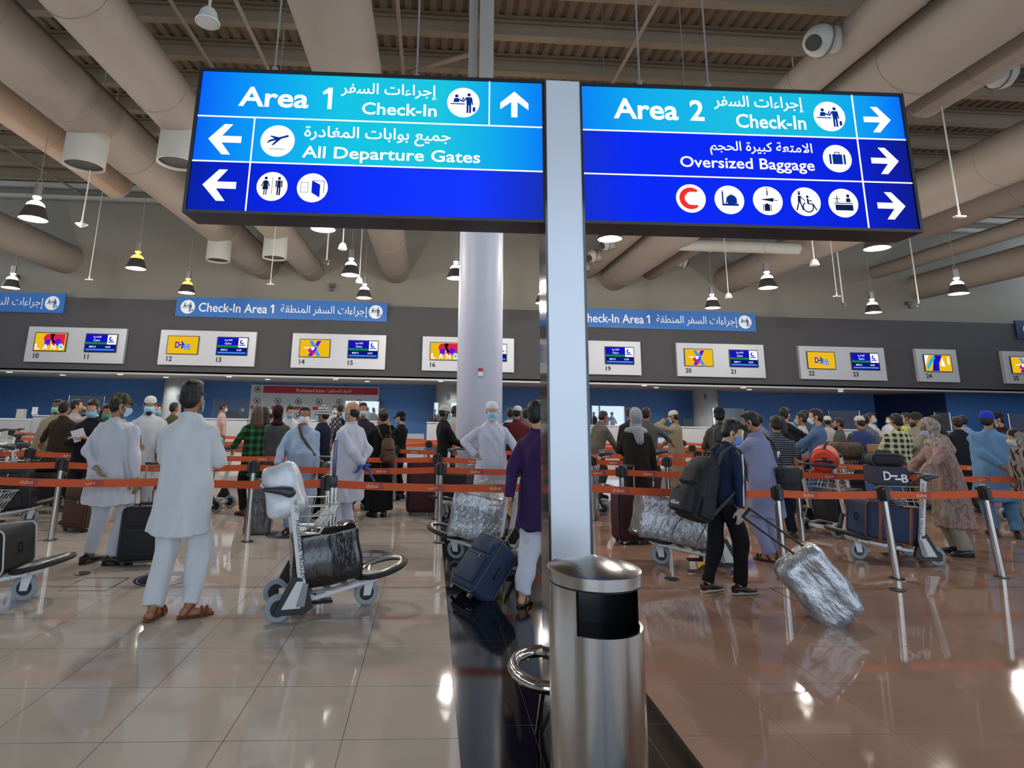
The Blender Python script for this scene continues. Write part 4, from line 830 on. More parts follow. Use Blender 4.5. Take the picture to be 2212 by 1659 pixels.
# -- right
suitcase('suitcase', 'maroon upright suitcase held by the person in chequered headscarf', M_CASEM, .46, .28, .58, fl(1368, 1172), R(6), 0, 0, .3, None, True, False)
wrapped('wrapped_box', 'large silver film wrapped carton on trolley behind backpack wearer', M_SILV, .82, .46, .46, ontr(t7, 0, .23, .25), hd(t7)+R(90), 0, R(-9), .02)
q = fl(1806, 1352)
wrapped('wrapped_suitcase', 'silver film wrapped suitcase tilted on wheels, pulled by backpack wearer', M_SILV, .4, .32, .6, q+Vector((.13, .06, .02)), R(-22), 0, R(-37), .09)
bag2 = [x for x in COL.objects if x.get('label', '').startswith('silver film wrapped suitcase tilted')][0]; h0 = aty(1612, 1108, 5.42); h1 = aty(1728, 1190, 5.0)
b = MB()
for s in (-.035, .035): b.tube([h1+Vector((s, 0, s)), h0+Vector((s, 0, s))], .01, 8)
b.tube([h0+Vector((-.04, 0, -.04)), h0+Vector((.04, 0, .04))], .014, 8); o = b.build('pull_handle', M_TB, bag2); bpy.context.view_layer.update(); o.matrix_parent_inverse = bag2.matrix_world.inverted()
suitcase('suitcase', 'navy suitcase with brown leather straps on the shawled woman trolley', M_CASEN, .62, .42, .4, ontr(t8, 0, .06, .23), hd(t8)+R(90), 0, R(-8), 0, M_LEA, False, False)
o = _S = [x for x in COL.objects if x.get('label') == 'navy suitcase with brown leather straps on the shawled woman trolley'][0]
for x in (-.17, .17): MB().rbox((x, 0, .2), (.05, .436, .414), .02, 2).build('strap', M_LEA, o)
MB().box((0, -.215, .3), (.4, .008, .02)).build('stud_band', mat('stud band red', '#5a2220', .5), o, 0)
t = thing('duty_free_box', 'dark violet carton with white letters on the woman trolley', 'box'); MB().box((0, 0, .1), (.34, .3, .2)).build('carton', mat('carton violet', '#1d1730', .6), t, 0)
f = (Vector((0, 0, 0)), Vector((1, 0, 0)), Vector((0, 0, 1)), Vector((0, -1, 0)))
lb = MB(); lettering(lb, 'D', f, (-.1, .05, -.02, .15), .152, .02); lettering(lb, 'B', f, (.09, .03, .16, .12), .152, .02); flat(lb, [('l', -.03, .1, .05, .1, .02), ('l', .02, .065, .1, .065, .02)], f, (0, 0), 1., .152); lb.build('lettering', M_PW, t, 0)
place(t, ontr(t8, .0, -.06, .848), hd(t8)+R(180+90-6))
t = thing('blue_box', 'blue carton with white letters behind the strapped navy suitcase', 'box'); MB().box((0, 0, .1), (.36, .2, .2)).build('carton', mat('carton blue', '#1a4a78', .5), t, 0); lettering(MB(), 'ESSE', f, (-.1, .04, .14, .13), .101, .01).build('lettering', M_PW, t, 0); place(t, ontr(t8, .02, -.06, .70-.06), hd(t8)+R(264))
suitcase('shoulder_bag', 'black soft bag lying on the dark violet carton', M_CASEB, .36, .26, .14, ontr(t8, 0, -.06, 1.05), hd(t8)+R(264), 0, 0, 0, None, False, False, cat='bag', rad=.06)
suitcase('suitcase', 'dark grey suitcase on trolley beneath the orange bag', M_CASEG, .62, .42, .36, ontr(t9, 0, .1, .22), hd(t9)+R(90), 0, R(-8), 0, None, False, True)
t = thing('orange_bag', 'bright orange barrel duffel bag with black strap on the trolley basket', 'bag'); MO = mat('orange nylon', '#c8330f', .6, bump=(10, .3))
MB().loft([[(r*math.cos(a), y, .16+r*math.sin(a)) for a in [2*math.pi*i/20 for i in range(20)]] for y, r in ((-.27, .06), (-.26, .13), (-.22, .165), (0, .175), (.22, .165), (.26, .13), (.27, .06))]).build('barrel', MO, t)
MB().tube([(.02, -.2, .33), (.05, -.1, .4), (.05, .1, .4), (.02, .2, .33)], .014, 6).build('carry_strap', M_TB, t); MB().tube([(.12, -.26, .16), (.0, -.275, .18), (-.12, -.26, .16)], .016, 6).rbox((.02, -.27, .19), (.06, .02, .07), .01, 1).build('end_strap', M_TB, t); MB().lathe([(.166, -.01), (.171, -.01), (.171, .01), (.166, .01)], (0, 0, 0), 24, Matrix.Translation((0, -.2, .16)) @ Matrix.Rotation(R(90), 4, 'X')).build('zip_seam', M_TB, t)
MB().rbox((-.1, -.12, .0), (.14, .18, .08), .03, 2).build('side_pocket', MO, t); place(t, ontr(t9, .04, -.18, .87), hd(t9)+R(30), R(6))
suitcase('duffel_bag', 'camouflage patterned duffel on the trolley behind orange bag', mat('camo brown', '#4a4233', .85, bump=(12, .4), var=.4), .6, .34, .3, ontr(t10, 0, .0, .86), hd(t10)+R(90), 0, 0, 0, M_LEA, False, False, cat='bag', rad=.12)
suitcase('suitcase', 'dark suitcase under the camouflage patterned duffel', M_CASEG, .6, .4, .38, ontr(t10, 0, .06, .22), hd(t10)+R(90), 0, 0, 0, None, False, True)
p = aty(1922, 1000, 10.3); t = thing('carton', 'brown cardboard carton on a silver stack beside the plaid shirt', 'carton', (p.x, 10.3, 0)); MB().box((0, 0, 1.0), (.5, .36, .3)).build('box', mat('cardboard', '#8a6a4c', .85), t, 0); MB().box((.12, -.181, 1.0), (.05, .004, .3)).build('tape', mat('tape pale', '#b9a88e', .5), t, 0); MB().box((0, 0, .425), (.46, .34, .85)).build('lower_box', mat('cardboard dark', '#5b4636', .85), t, 0)
wrapped('wrapped_bag', 'silver film wrapped long bag leaning in the basket right of pillar', M_GWRAP, .26, .24, .56, ontr(t11, .02, -.12, .66), hd(t11), R(-12), R(26), .08)
wrapped('wrapped_suitcase', 'silver film wrapped suitcase standing against the right side of pillar', M_SILV, .3, .3, .86, fl(1272, 1118), 0, 0, 0, .06)
wrapped('wrapped_bag', 'silver film wrapped bag on trolley of the man phoning', M_SILV, .5, .34, .4, ontr(t12, 0, .08, .23), hd(t12)+R(90), 0, R(-5), .04)
t = thing('stroller_bag', 'turquoise folded bag with black straps on the plaid woman trolley', 'bag'); MT = mat('turquoise nylon', '#3f9a86', .6, bump=(10, .3))
MB().rbox((0, 0, .2), (.22, .26, .4), .07, 3).rbox((.05, -.1, .28), (.2, .16, .1), .04, 2).rbox((0, 0, -.02), (.2, .2, .14), .05, 2).build('body', MT, t); MB().rbox((-.03, -.12, .36), (.12, .1, .1), .03, 2).build('dark_insert', M_TB, t); MB().rbox((0, -.14, .24), (.06, .02, .08), .008, 1).build('silver_buckle', M_ZIP, t); place(t, ontr(t13, 0, -.12, .72), hd(t13)+R(90))
suitcase('suitcase', 'grey rounded suitcase behind the turquoise bag', mat('case slate', '#4b4a49', .5), .4, .26, .58, ontr(t13, 0, .12, .24), hd(t13)+R(90), 0, R(-6), 0, None, False, False, rad=.12)
suitcase('suitcase', 'dark case on trolley before the brown robed man', M_CASEB, .6, .4, .4, ontr(t14, 0, .05, .22), hd(t14)+R(90), 0, 0, 0, None, False, True)
# -- floor marks
M_DEC = mat('floor sticker', '#2a2a3c', .35); M_DECW = mat('floor sticker print', '#8f8fa0', .35)
for px, py, r_, l in ((620, 1155, .26, 'round dark distance sticker under the man with the satchel strap'), (802, 1199, .24, 'round dark distance sticker beside the bald man'), (355, 1250, .26, 'round dark floor disc behind the man in brown sandals')):
    p = fl(px, py); t = thing('floor_sticker', l, 'floor sticker', (p.x, p.y, 0)); MB().frus((0, 0, .0005), (0, 0, .003), r_, r_, 40).build('disc', M_DEC, t, 0)
    f = (Vector((0, 0, .0035)), Vector((1, 0, 0)), Vector((0, 1, 0)), Vector((0, 0, 1))); flat(MB(), [('a', 0, 0, .88, .92, 0, 360), ('r', -.5, -.3, -.06, -.05), ('r', .06, -.3, .5, -.05), ('r', -.5, .05, -.06, .3), ('r', .06, .05, .5, .3)], f, (0, 0), r_, 0).build('print', M_DECW, t, 0)
for px, py, l in ((176, 1239, 'small dark floor socket before the camouflage cap man'), (1451, 1251, 'small dark floor socket between bin and backpack wearer'), (1938, 1275, 'small dark floor socket in front of the right queue post')):
    p = fl(px, py); tag(MB().frus((p.x, p.y, 0), (p.x, p.y, .006), .075, .07, 20).build('floor_socket_cover', M_HEAD), l, 'floor socket')
for (px, py, l) in ((205, 1262, 'square hatch outline in the floor before camouflage cap man'), (1735, 1284, 'square hatch outline in the floor by the right queue post')):
    p = fl(px, py); b = MB()
    for a in range(4): b.box((0, .2, .001), (.41, .008, .002), Matrix.Translation(p) @ Matrix.Rotation(R(90*a), 4, 'Z'))
    tag(b.build('floor_hatch', M_HEAD, None, 0), l, 'floor hatch')
# ================================================================ people
def remesh(mb, vox, it=3, disp=0., seed=0, stretch=(1, 1, 1)):
    me = bpy.data.meshes.new('tmp'); me.from_pydata(mb.v, [], mb.f)
    o = bpy.data.objects.new('tmp', me); _TS.collection.objects.link(o)
    r = o.modifiers.new('r', 'REMESH'); r.mode = 'VOXEL'; r.voxel_size = vox
    if it: s = o.modifiers.new('s', 'SMOOTH'); s.factor = .5; s.iterations = it
    out = baked(o); bpy.data.objects.remove(o); bpy.data.meshes.remove(me)
    if disp:
        n = len(out.vertices); co = np.empty(n*3, np.float32); no = np.empty(n*3, np.float32); out.vertices.foreach_get('co', co); out.vertices.foreach_get('normal', no)
        P = co.reshape(-1, 3); N_ = no.reshape(-1, 3); g = np.random.RandomState(seed); d = np.zeros(n)
        for k in range(7):
            w = g.uniform(14, 52)*g.choice([-1, 1], 3)*np.array(stretch)*g.uniform(.4, 1, 3); d += np.sin(P @ w+g.uniform(0, 6)+1.2*np.sin(P @ (w[::-1]*.4)))/(1+k*.25)
        co = (P+N_*(disp*d/2.2)[:, None]).astype(np.float32); out.vertices.foreach_set('co', co.ravel()); out.update()
    out.shade_smooth(); return out
def join(*ms):
    vs = []; fs = []; b = 0
    for m in ms:
        n = len(m.vertices); c = np.empty(n*3, np.float32); m.vertices.foreach_get('co', c); vs.append(c.reshape(-1, 3)); fs += [tuple(i+b for i in p.vertices) for p in m.polygons]; b += n
    me = bpy.data.meshes.new('j'); me.from_pydata(np.vstack(vs).tolist(), [], fs); me.update(); me.shade_smooth()
    for m in ms: bpy.data.meshes.remove(m)
    return me
def ik(a, b, l1, l2, pole):
    d = b-a; L = min(d.length, (l1+l2)*.995); u = d.normalized(); b = a+u*L; x = (l1*l1-l2*l2+L*L)/(2*L); h = math.sqrt(max(0, l1*l1-x*x)); p = pole-u*pole.dot(u)
    p = p.normalized() if p.length > 1e-6 else u.orthogonal().normalized(); return a+u*x+p*h, b
def hand_shape(w, d, n, side, s, curl=.5, fat=1.):
    """w wrist, d pointing direction, n palm normal, side +1 right; returns a five fingered hand"""
    m = MB(); d = d.normalized(); n = (n-d*n.dot(d)).normalized(); t = n.cross(d)*side     # t points to the thumb side
    kn = []
    for i, (o, L) in enumerate(((.03, .085), (.01, .09), (-.011, .086), (-.03, .078))):
        k = w+(d*L+t*o)*s; kn.append(k); m.cap(w+(t*o*.55+d*.012)*s, k, .014*s*fat, .0115*s*fat, 8)
    m.cap(w+(t*.018+d*.04)*s, w+(-t*.02+d*.05)*s, .014*s*fat, .013*s*fat, 8)
    for i, k in enumerate(kn):
        L = (.074, .082, .076, .06)[i]*s; a = curl*(.5+.08*i); p = k; r = .0092*s*fat
        for j, q in enumerate((.45, .3, .25)):
            a2 = a*(1+j*.95); e = p+(d*math.cos(a2)+n*math.sin(a2)+t*(.06-.04*i))*L*q; m.cap(p, e, r, r*.9, 8); p = e; r *= .92
    b = w+(d*.022+t*.024)*s; c = b+(d*.035+t*.03+n*.012)*s; e = c+(d*.034+t*.008+n*.012)*s; m.cap(b, c, .0135*s*fat, .011*s*fat, 8); m.cap(c, e, .011*s*fat, .009*s*fat, 8); return m
SKIN = {'m': ('#9a6a4c', .5), 'l': ('#b98a6a', .5), 'd': ('#5d3d2c', .5)}
def skin(k): return mat('skin '+k, SKIN[k][0], .5, bump=(60, .05), var=.03, spec=.35)
PRE = {'down': ((.27, .04, .80), (.3, -1, -.1)), 'front': ((.07, .3, 1.06), (1, -.6, -.4)), 'push': ((.19, .44, .99), (.6, -.7, -.5)), 'hip': ((.215, .05, 1.02), (1, -.5, .1)), 'behind': ((-.02, -.21, .98), (1, -.4, 0)),
       'phone': ((.1, .14, 1.56), (1, .1, -1)), 'fwd': ((.16, .5, 1.2), (.5, -.6, -.8)), 'chest': ((.0, .25, 1.2), (1, -.4, -.7)), 'low': ((.22, .25, .86), (.6, -1, 0)), 'pull': ((.24, -.16, .84), (.5, -.6, -.2)), 'cross': ((-.1, .22, 1.2), (1, -.2, -.6))}
KUFI = '#cfc9bd'
def person(label, px, Y, ty, h, H=None, lean=0, side=0, head=(0, 0, 0), L='down', Rr='down', w=1., belly=0., top='kurta', tc='#d8dbe0', hem=.52, bot='#d8dbe0', loose=1., shoe='#1a1918', hair='short', hc='#15120f', cap=None, cc=KUFI, mask='#9cc4dc', beard=None,
           sk='m', det=0, glove=None, feet=((.0, 0), (.0, 0)), fa=(12, 12), dx=0, sleeve=1., pattern=None, vest=None, collar=True, stripe=None, shortp=False, kids=None, sandal=None, curl=.55, scale_arm=1., neckz=0):
    X = aty(px, 1000, Y).x if isinstance(px, (int, float)) else px[0]
    if H is None: H = max(1.45, min(1.95, aty(px, ty, Y).z))
    s = H/1.75; vox = (.03, .02, .011)[det]; sd = sum(ord(c) for c in label)
    t = thing('person', label, 'person', (X, Y, 0), -R(h)); NS = (10, 14, 24)[det]
    Q = Matrix.Rotation(R(side), 3, 'Y') @ Matrix.Rotation(-R(lean), 3, 'X'); P0 = Vector((0, 0, .98))
    def Tq(p):
        p = Vector(p); k = max(0, min(1, (p.z-.86)/.3)); return (P0+(Q @ (p-P0))*1.)*k+p*(1-k) if k < 1 else P0+Q @ (p-P0)
    # ---- skeleton
    sh = {}; el = {}; wr = {}; hd_ = {}
    for q, pr in ((-1, L), (1, Rr)):
        S0 = Tq((q*.182*w, -.01, 1.405)); sh[q] = S0
        if isinstance(pr, str): tg, po = PRE[pr]; tg = Tq((q*tg[0], tg[1], tg[2])) if tg[2] > .9 else Vector((q*tg[0]*max(1, w*.95), tg[1], tg[2]))+(Tq((0, 0, 1.4))-Vector((0, 0, 1.4)))*.5
        else: tg = Vector(pr[:3]); po = pr[3] if len(pr) > 3 else (q*.5, -.8, -.3); po = (po[0]*q, po[1], po[2])
        if isinstance(pr, str): po = (po[0]*q, po[1], po[2])
        el[q], wr[q] = ik(S0, tg, .295*scale_arm, .265*scale_arm, Vector(po))
    hp = {}; kn = {}; an = {}
    for q, (fx, fy) in ((-1, feet[0]), (1, feet[1])):
        hp[q] = Vector((q*.095*w, 0, .92)); A = Vector((q*(.1*w+fx), fy-.03, .085)); kn[q], an[q] = ik(hp[q], A, .44, .425, Vector((q*.15, 1, 0)))
    NB = Tq((0, -.015, 1.455)); Qh = Q @ Matrix.Rotation(R(lean)*.75, 3, 'X') @ Matrix.Rotation(-R(head[0]), 3, 'Z') @ Matrix.Rotation(-R(head[1]), 3, 'X') @ Matrix.Rotation(R(head[2]), 3, 'Y')
    HO = NB+Q @ Vector((0, .005, .085)); Mh = Matrix.Translation(HO) @ Qh.to_4x4()
    SC_ = Matrix.Scale(s, 4)
    def scaled(m): m.v = [(a*s, b*s, c*s) for a, b, c in m.v]; return m
    def part(name, m, mt, parent=t, vx=None, it=3, disp=0., st=(1, 1, 1)):
        scaled(m); me = remesh(m, vx or vox, it, disp, sd+len(name), st) if vx != 0 else m.mesh(40); return new_obj(name, me, mt, parent)
    # ---- body: one skin
    b = MB(); b.ell(Tq((0, 0, 1.0)), (.15*w, .1, .12), NS); b.cap(Tq((0, .01, 1.05)), Tq((0, .005, 1.28)), .095, .1, NS); b.cap(Tq((-.09*w, -.01, 1.36)), Tq((.09*w, -.01, 1.36)), .07, .07, NS)
    b.cap(Tq((0, -.01, 1.38)), HO+Qh @ Vector((0, -.01, .03)), .054, .052, NS)
    for q in (-1, 1):
        b.cap(sh[q]+Q @ Vector((-q*.02, 0, -.055)), el[q], .042, .037, NS); b.cap(el[q], wr[q], .04, .027, NS); b.cap(hp[q], kn[q], .08, .055, NS); b.cap(kn[q], an[q], .053, .036, NS)
        fd = Vector((math.sin(R(fa[0 if q < 0 else 1]))*q, math.cos(R(fa[0 if q < 0 else 1])), 0)); b.cap(an[q]-Vector((0, 0, .045))-fd*.03, an[q]+fd*.15-Vector((0, 0, .058)), .035, .026, NS)
    hm = MB(); A = hm.ell
    def hl(c, r): hm.ell(HO+Qh @ Vector(c), r, NS, rot=Qh)
    hl((0, -.005, .125), (.076, .097, .09)); hl((0, .03, .08), (.064, .066, .09)); hl((0, .045, .025), (.05, .05, .045)); hl((0, .08, .006), (.024, .022, .02))
    for q in (-1, 1): hl((q*.036, .062, .058), (.028, .03, .03)); hl((q*.079, -.005, .083), (.011, .02, .032))
    def hc_(p, q, r0, r1): hm.cap(HO+Qh @ Vector(p), HO+Qh @ Vector(q), r0, r1, 8)
    hc_((0, .094, .095), (0, .116, .06), .009, .013); hc_((-.012, .105, .055), (.012, .105, .055), .009, .009); hc_((-.038, .086, .108), (.038, .086, .108), .011, .011); hc_((-.018, .092, .03), (.018, .092, .03), .008, .008); hc_((-.014, .091, .017), (.014, .091, .017), .008, .008)
    hc_((0, -.014, -.03), (0, -.01, .05), .052, .052)
    sm = skin(sk); meshes = []
    scaled(b); meshes.append(remesh(b, vox, 2)); scaled(hm); meshes.append(remesh(hm, (.016, .011, .0055)[det], 2))
    hands = []
    for q in (-1, 1):
        fd = (wr[q]-el[q]).normalized(); nrm = Vector((-q, .25, -.1)) if abs(fd.z) > .6 else Vector((-q*.4, 0, -1)); hs = hand_shape(wr[q]-fd*.01, fd, nrm, q, 1., curl, 1.08 if glove else 1.)
        hs.cap(wr[q]-fd*.05, wr[q]+fd*.01, .028, .026, 10); scaled(hs); hands.append(remesh(hs, .0045, 2) if det == 2 else hs.mesh(60))
    if glove:
        for hm_ in hands: new_obj('glove', hm_, mat('glove '+glove, glove, .45, bump=(14, .4)), t)
    else: meshes += hands
    new_obj('body', join(*meshes), sm, t)
    # ---- face
    for q in (-1, 1):
        c = HO+Qh @ Vector((q*.031, .0825, .09)); e = MB().ell(c, (.0122, .0125, .0085), 10); scaled(e); eo = e.build('eye', mat('eye white', '#cfc8c0', .3), t)
        if det: i = MB().ell(c+Qh @ Vector((0, .0072, 0)), (.0068, .006, .0068), 8); scaled(i); i.build('iris', mat('iris', '#1a110c', .2), eo)
    HM = mat('hair '+hc, hc, .55, bump=(50, .5, (1, 1, .3)), spec=.4); hr = MB()
    def hh(c, r): hr.ell(HO+Qh @ Vector(c), r, NS, rot=Qh)
    for q in (-1, 1): hr.cap(HO+Qh @ Vector((q*.018, .097, .112)), HO+Qh @ Vector((q*.046, .086, .115)), .006, .004, 6)
    if hair == 'bald': hh((0, -.045, .075), (.079, .062, .062)); hh((0, -.03, .1), (.081, .07, .04))
    elif hair != 'none':
        if cap is None: hh((0, -.02, .142), (.084, .1, .087)); hh((0, .02, .188), (.068, .066, .036))
        hh((0, -.05, .08), (.079, .06, .075)); hh((0, -.035, .11), (.082, .08, .07))
        for q in (-1, 1): hh((q*.07, .02, .105), (.013, .02, .04))
        if hair == 'long': hr.cap(HO+Qh @ Vector((0, -.06, .1)), HO+Qh @ Vector((0, -.085, -.1)), .078, .08, NS); hr.cap(HO+Qh @ Vector((-.06, -.02, .1)), HO+Qh @ Vector((-.075, -.03, -.09)), .04, .04, NS); hr.cap(HO+Qh @ Vector((.06, -.02, .1)), HO+Qh @ Vector((.075, -.03, -.09)), .04, .04, NS)
        if hair == 'curly': hh((0, -.04, .12), (.125, .125, .12)); hh((0, -.06, .03), (.12, .09, .1))
        if hair == 'bun': hh((0, -.12, .13), (.05, .05, .05)); hh((0, -.03, .13), (.09, .1, .1))
        if hair == 'quiff': hh((0, .02, .212), (.06, .075, .03)); hh((0, -.02, .18), (.08, .095, .065))
    part('hair', hr, HM, vx=max(.009, vox*.6), it=2, disp=.0015 if det else 0, st=(3, 3, 1.5))
    if beard: bm_ = MB(); bm_.ell(HO+Qh @ Vector((0, .05, .012)), (.062, .055, .05), NS, rot=Qh); bm_.ell(HO+Qh @ Vector((0, .075, -.02)), (.045, .04, .05), NS, rot=Qh); part('beard', bm_, mat('hair '+beard, beard, .6, bump=(50, .5, (1, 1, .3))), vx=max(.008, vox*.6))
    if mask:
        if mask.startswith('b'): mask = mask[1:]
        m = MB(); nu, nv = 14, 6; M4 = Mh
        for k in (0, .004):
            for j in range(nv+1):
                v = j/nv
                for i in range(nu+1):
                    a = R(-78+156*i/nu); bul = .02*math.sin(math.pi*v)*math.cos(a)+.003*math.sin(v*19)*math.cos(a); m.v.append(tuple(M4 @ Vector(((.068+k)*math.sin(a), .036+(.074+bul+k-.022*(1-v)**2)*math.cos(a), -.012+.088*v-.012*abs(math.sin(a))*(1-v)))))
        n1 = (nu+1)*(nv+1)
        for j in range(nv):
            for i in range(nu):
                q = j*(nu+1)+i; m.f.append((q+1, q, q+nu+1, q+nu+2)); m.f.append((n1+q, n1+q+1, n1+q+nu+2, n1+q+nu+1))
        mo = part('mask', m, mat('mask '+mask, mask, .7), vx=0)
        if det:
            for q in (-1, 1):
                lp = MB(); lp.tube([M4 @ Vector((q*.067, .05, .07)), M4 @ Vector((q*.086, .01, .1)), M4 @ Vector((q*.09, -.018, .08)), M4 @ Vector((q*.084, .0, .045)), M4 @ Vector((q*.066, .05, .0))], .0022, 5)
                part('ear_loop', lp, mat('ear loop', '#d5d8da', .7), mo, vx=0)
    if cap:
        c = MB()
        def dome(r, z0, z1, tt):
            rings = []
            for j in range(7):
                f = j/6; z = z0+(z1-z0)*f; k = math.sqrt(max(0, 1-(f*.96)**tt)); rings.append([Mh @ Vector((r[0]*k*math.cos(a), -.012+r[1]*k*math.sin(a), z)) for a in [2*math.pi*i/20 for i in range(20)]])
            c.loft(rings)
        if cap == 'kufi': dome((.086, .104), .125, .225, 3.2)
        elif cap in ('peak', 'back'):
            dome((.09, .108), .12, .23, 2.3); sg = 1 if cap == 'peak' else -1; br = []
            for j in range(2):
                for i in range(9): a = R(-62+124*i/8); br.append((math.sin(a)*.082, sg*(.06+math.cos(a)*.035) if j == 0 else sg*(.075+math.cos(a)*.1), .128-(.012+.012*math.cos(a) if j else 0)))
            vs = [Mh @ Vector(p) for p in br]+[Mh @ (Vector(p)+Vector((0, 0, .006))) for p in br]; fs = []
            for i in range(8): fs += [(i, i+1, 10+i, 9+i), (18+i+1, 18+i, 27+i, 28+i), (9+i, 10+i, 28+i, 27+i)]
            c.add(vs, fs)
        elif cap == 'beanie': dome((.092, .11), .09, .24, 2.4)
        elif cap in ('scarf', 'hood'):
            c.ell(HO+Qh @ Vector((0, -.028, .105)), (.1, .108, .125), NS, rot=Qh); c.ell(HO+Qh @ Vector((0, .0, -.02)), (.09, .085, .06), NS, rot=Qh); c.ell(HO+Qh @ Vector((0, -.004, .155)), (.09, .106, .085), NS, rot=Qh)
            if cap == 'scarf': c.ell(Tq((0, -.02, 1.43)), (.17, .13, .07), NS); c.cap(Tq((0, -.1, 1.44)), Tq((.02, -.16, 1.3)), .09, .06, NS); c.cap(Tq((-.1, .02, 1.43)), Tq((-.14, .1, 1.25)), .06, .05, NS)
            else: c.ell(Tq((0, -.05, 1.44)), (.13, .1, .05), NS)
        cm = pattern_mat(*cc) if isinstance(cc, tuple) else cloth(cc); part({'kufi': 'prayer_cap', 'peak': 'cap', 'back': 'cap', 'beanie': 'beanie', 'scarf': 'headscarf', 'hood': 'hood'}[cap], c, cm, vx=0 if cap in ('kufi', 'peak', 'back', 'beanie') else vox, disp=.004 if cap in ('scarf', 'hood') else 0)
    # ---- clothes
    prof = {'kurta': [(1.485, .066, .068, -.012), (1.462, .1, .08, -.015), (1.43, .145, .092, -.015), (1.385, .185, .112, -.01), (1.28, .2, .135, .0), (1.1, .19, .135+belly, .01+belly*.4), (.95, .205, .15+belly*.6, .01), (.75, .225, .155, .0), (hem, .245, .165, 0)],
            'shirt': [(1.485, .066, .068, -.012), (1.462, .1, .08, -.015), (1.43, .145, .092, -.015), (1.385, .185, .112, -.01), (1.28, .195, .13, 0), (1.1, .18, .125+belly, .01+belly*.4), (.98, .19, .135+belly, .01), (hem, .195, .14+belly*.6, 0)],
            'coat': [(1.49, .068, .07, -.012), (1.465, .11, .085, -.015), (1.43, .155, .1, -.015), (1.38, .195, .125, -.01), (1.25, .21, .145, 0), (1.05, .2, .145, 0), (.8, .215, .15, 0), (hem, .235, .165, 0)],
            'robe': [(1.485, .066, .068, -.012), (1.462, .1, .08, -.015), (1.43, .145, .092, -.015), (1.38, .185, .118, -.01), (1.2, .195, .135, 0), (1., .2, .14, 0), (.6, .23, .17, 0), (hem, .26, .2, 0)]}[top]
    g = MB(); rings = []; na = 28 if det == 2 else 18
    for z, rx, ry, yo in prof:
        rings.append([Tq((rx*(w if z < 1.46 else 1)*abs(math.cos(a))**.85*math.copysign(1, math.cos(a)), yo+ry*(.5+.5*w)*abs(math.sin(a))**.9*math.copysign(1, math.sin(a)), z+(.0 if z > hem+.01 else .012*math.cos(2*a)))) for a in [2*math.pi*i/na for i in range(na)]])
    g.loft(rings[::-1])
    sl = .062*(.6+.4*w)
    for q in (-1, 1):
        e1 = el[q]+(wr[q]-el[q])*.93; fd = (wr[q]-el[q]).normalized()
        s0 = sh[q]+Q @ Vector((-q*.012, 0, -.052)); g.cap(s0, el[q] if sleeve > .6 else sh[q]+(el[q]-sh[q])*.75, sl*1.02, sl*.98, NS); g.cap(NB+Q @ Vector((q*.05, 0, -.03)), s0, .05, sl*.95, NS)
        if sleeve > .6: g.cap(el[q], el[q]+(e1-el[q])*.4, sl*1.0, sl*.9, NS); g.frus(el[q]+(e1-el[q])*.35, e1, sl*.92, sl*.74, max(NS, 12))
    if collar: g.tube([NB+Q @ Vector((.066*math.cos(a), .0+.068*math.sin(a), .035-.012*math.sin(a))) for a in [2*math.pi*i/16 for i in range(16)]], .016, 6, closed=True)
    tm = pattern_mat(*pattern) if pattern else cloth(tc); go = part({'kurta': 'kurta', 'shirt': 'shirt', 'coat': 'coat', 'robe': 'robe'}[top], g, tm, vx=max(vox*.9, .01), it=4, disp=(.006, .01, .012)[det], st=(1., 1., .28))
    if vest:
        v = MB(); rs = []
        for z, rx, ry, yo in [(1.455, .12, .1, -.015), (1.43, .16, .118, -.012), (1.38, .19, .145, -.008), (1.25, .225, .165, 0), (1.05, .215, .165+belly, belly*.4), (.8, .245, .18, 0)]: rs.append([Tq((rx*w*math.cos(a), yo+ry*math.sin(a), z)) for a in [2*math.pi*i/na for i in range(na)]])
        v.loft(rs[::-1]); part('waistcoat', v, cloth(vest), vx=vox)
    tr = MB(); tr.ell((0, 0, .93), (.165*w, .115, .12), NS); kl = (.62+.38*loose)
    for q in (-1, 1):
        A = an[q]+Vector((0, 0, -.005)); tr.cap(hp[q]+Vector((-q*.012, 0, -.03)), kn[q], .096*w**.5, .082*kl+.01, NS); tr.cap(kn[q], kn[q]+(A-kn[q])*.5, .082*kl+.01, .078*kl, NS); tr.frus(kn[q]+(A-kn[q])*.45, A+(kn[q]-A)*.03, .079*kl, .072*kl, max(NS, 12))
    part('trousers', tr, cloth(bot), vx=max(vox*.9, .011), it=3, disp=(.005, .008, .011)[det], st=(1, 1, .35))
    for q in (-1, 1):
        a_ = R(fa[0 if q < 0 else 1])*q; M = Matrix.Translation((an[q].x, an[q].y, an[q].z-.085)) @ Matrix.Rotation(-a_, 4, 'Z'); sm_ = MB()
        def ring(y, rx, z0, z1): return [M @ Vector((rx*math.cos(a), y+.012*math.sin(a)*0, z0+(z1-z0)*(.5+.5*math.sin(a)))) for a in [2*math.pi*i/14 for i in range(14)]]
        if sandal:
            sm_.loft([ring(y, rx, .0, .022) for y, rx in ((-.075, .02), (-.06, .036), (0, .036), (.09, .045), (.15, .04), (.185, .02))]); so = part('sandal', sm_, mat('sandal '+sandal, sandal, .55), vx=0)
            st = MB()
            for y, r in ((.09, .048), (.125, .045)): st.tube([M @ Vector((r*math.cos(R(a)), y+.008*math.sin(R(a)), .012+.052*math.sin(R(a)))) for a in range(0, 181, 20)], .011, 6)
            st.tube([M @ Vector((-.04, -.03, .015)), M @ Vector((-.03, .02, .075)), M @ Vector((0, .045, .085)), M @ Vector((.03, .02, .075)), M @ Vector((.04, -.03, .015))], .009, 6); part('strap', st, mat('sandal '+sandal, sandal, .55), so, vx=0)
        else:
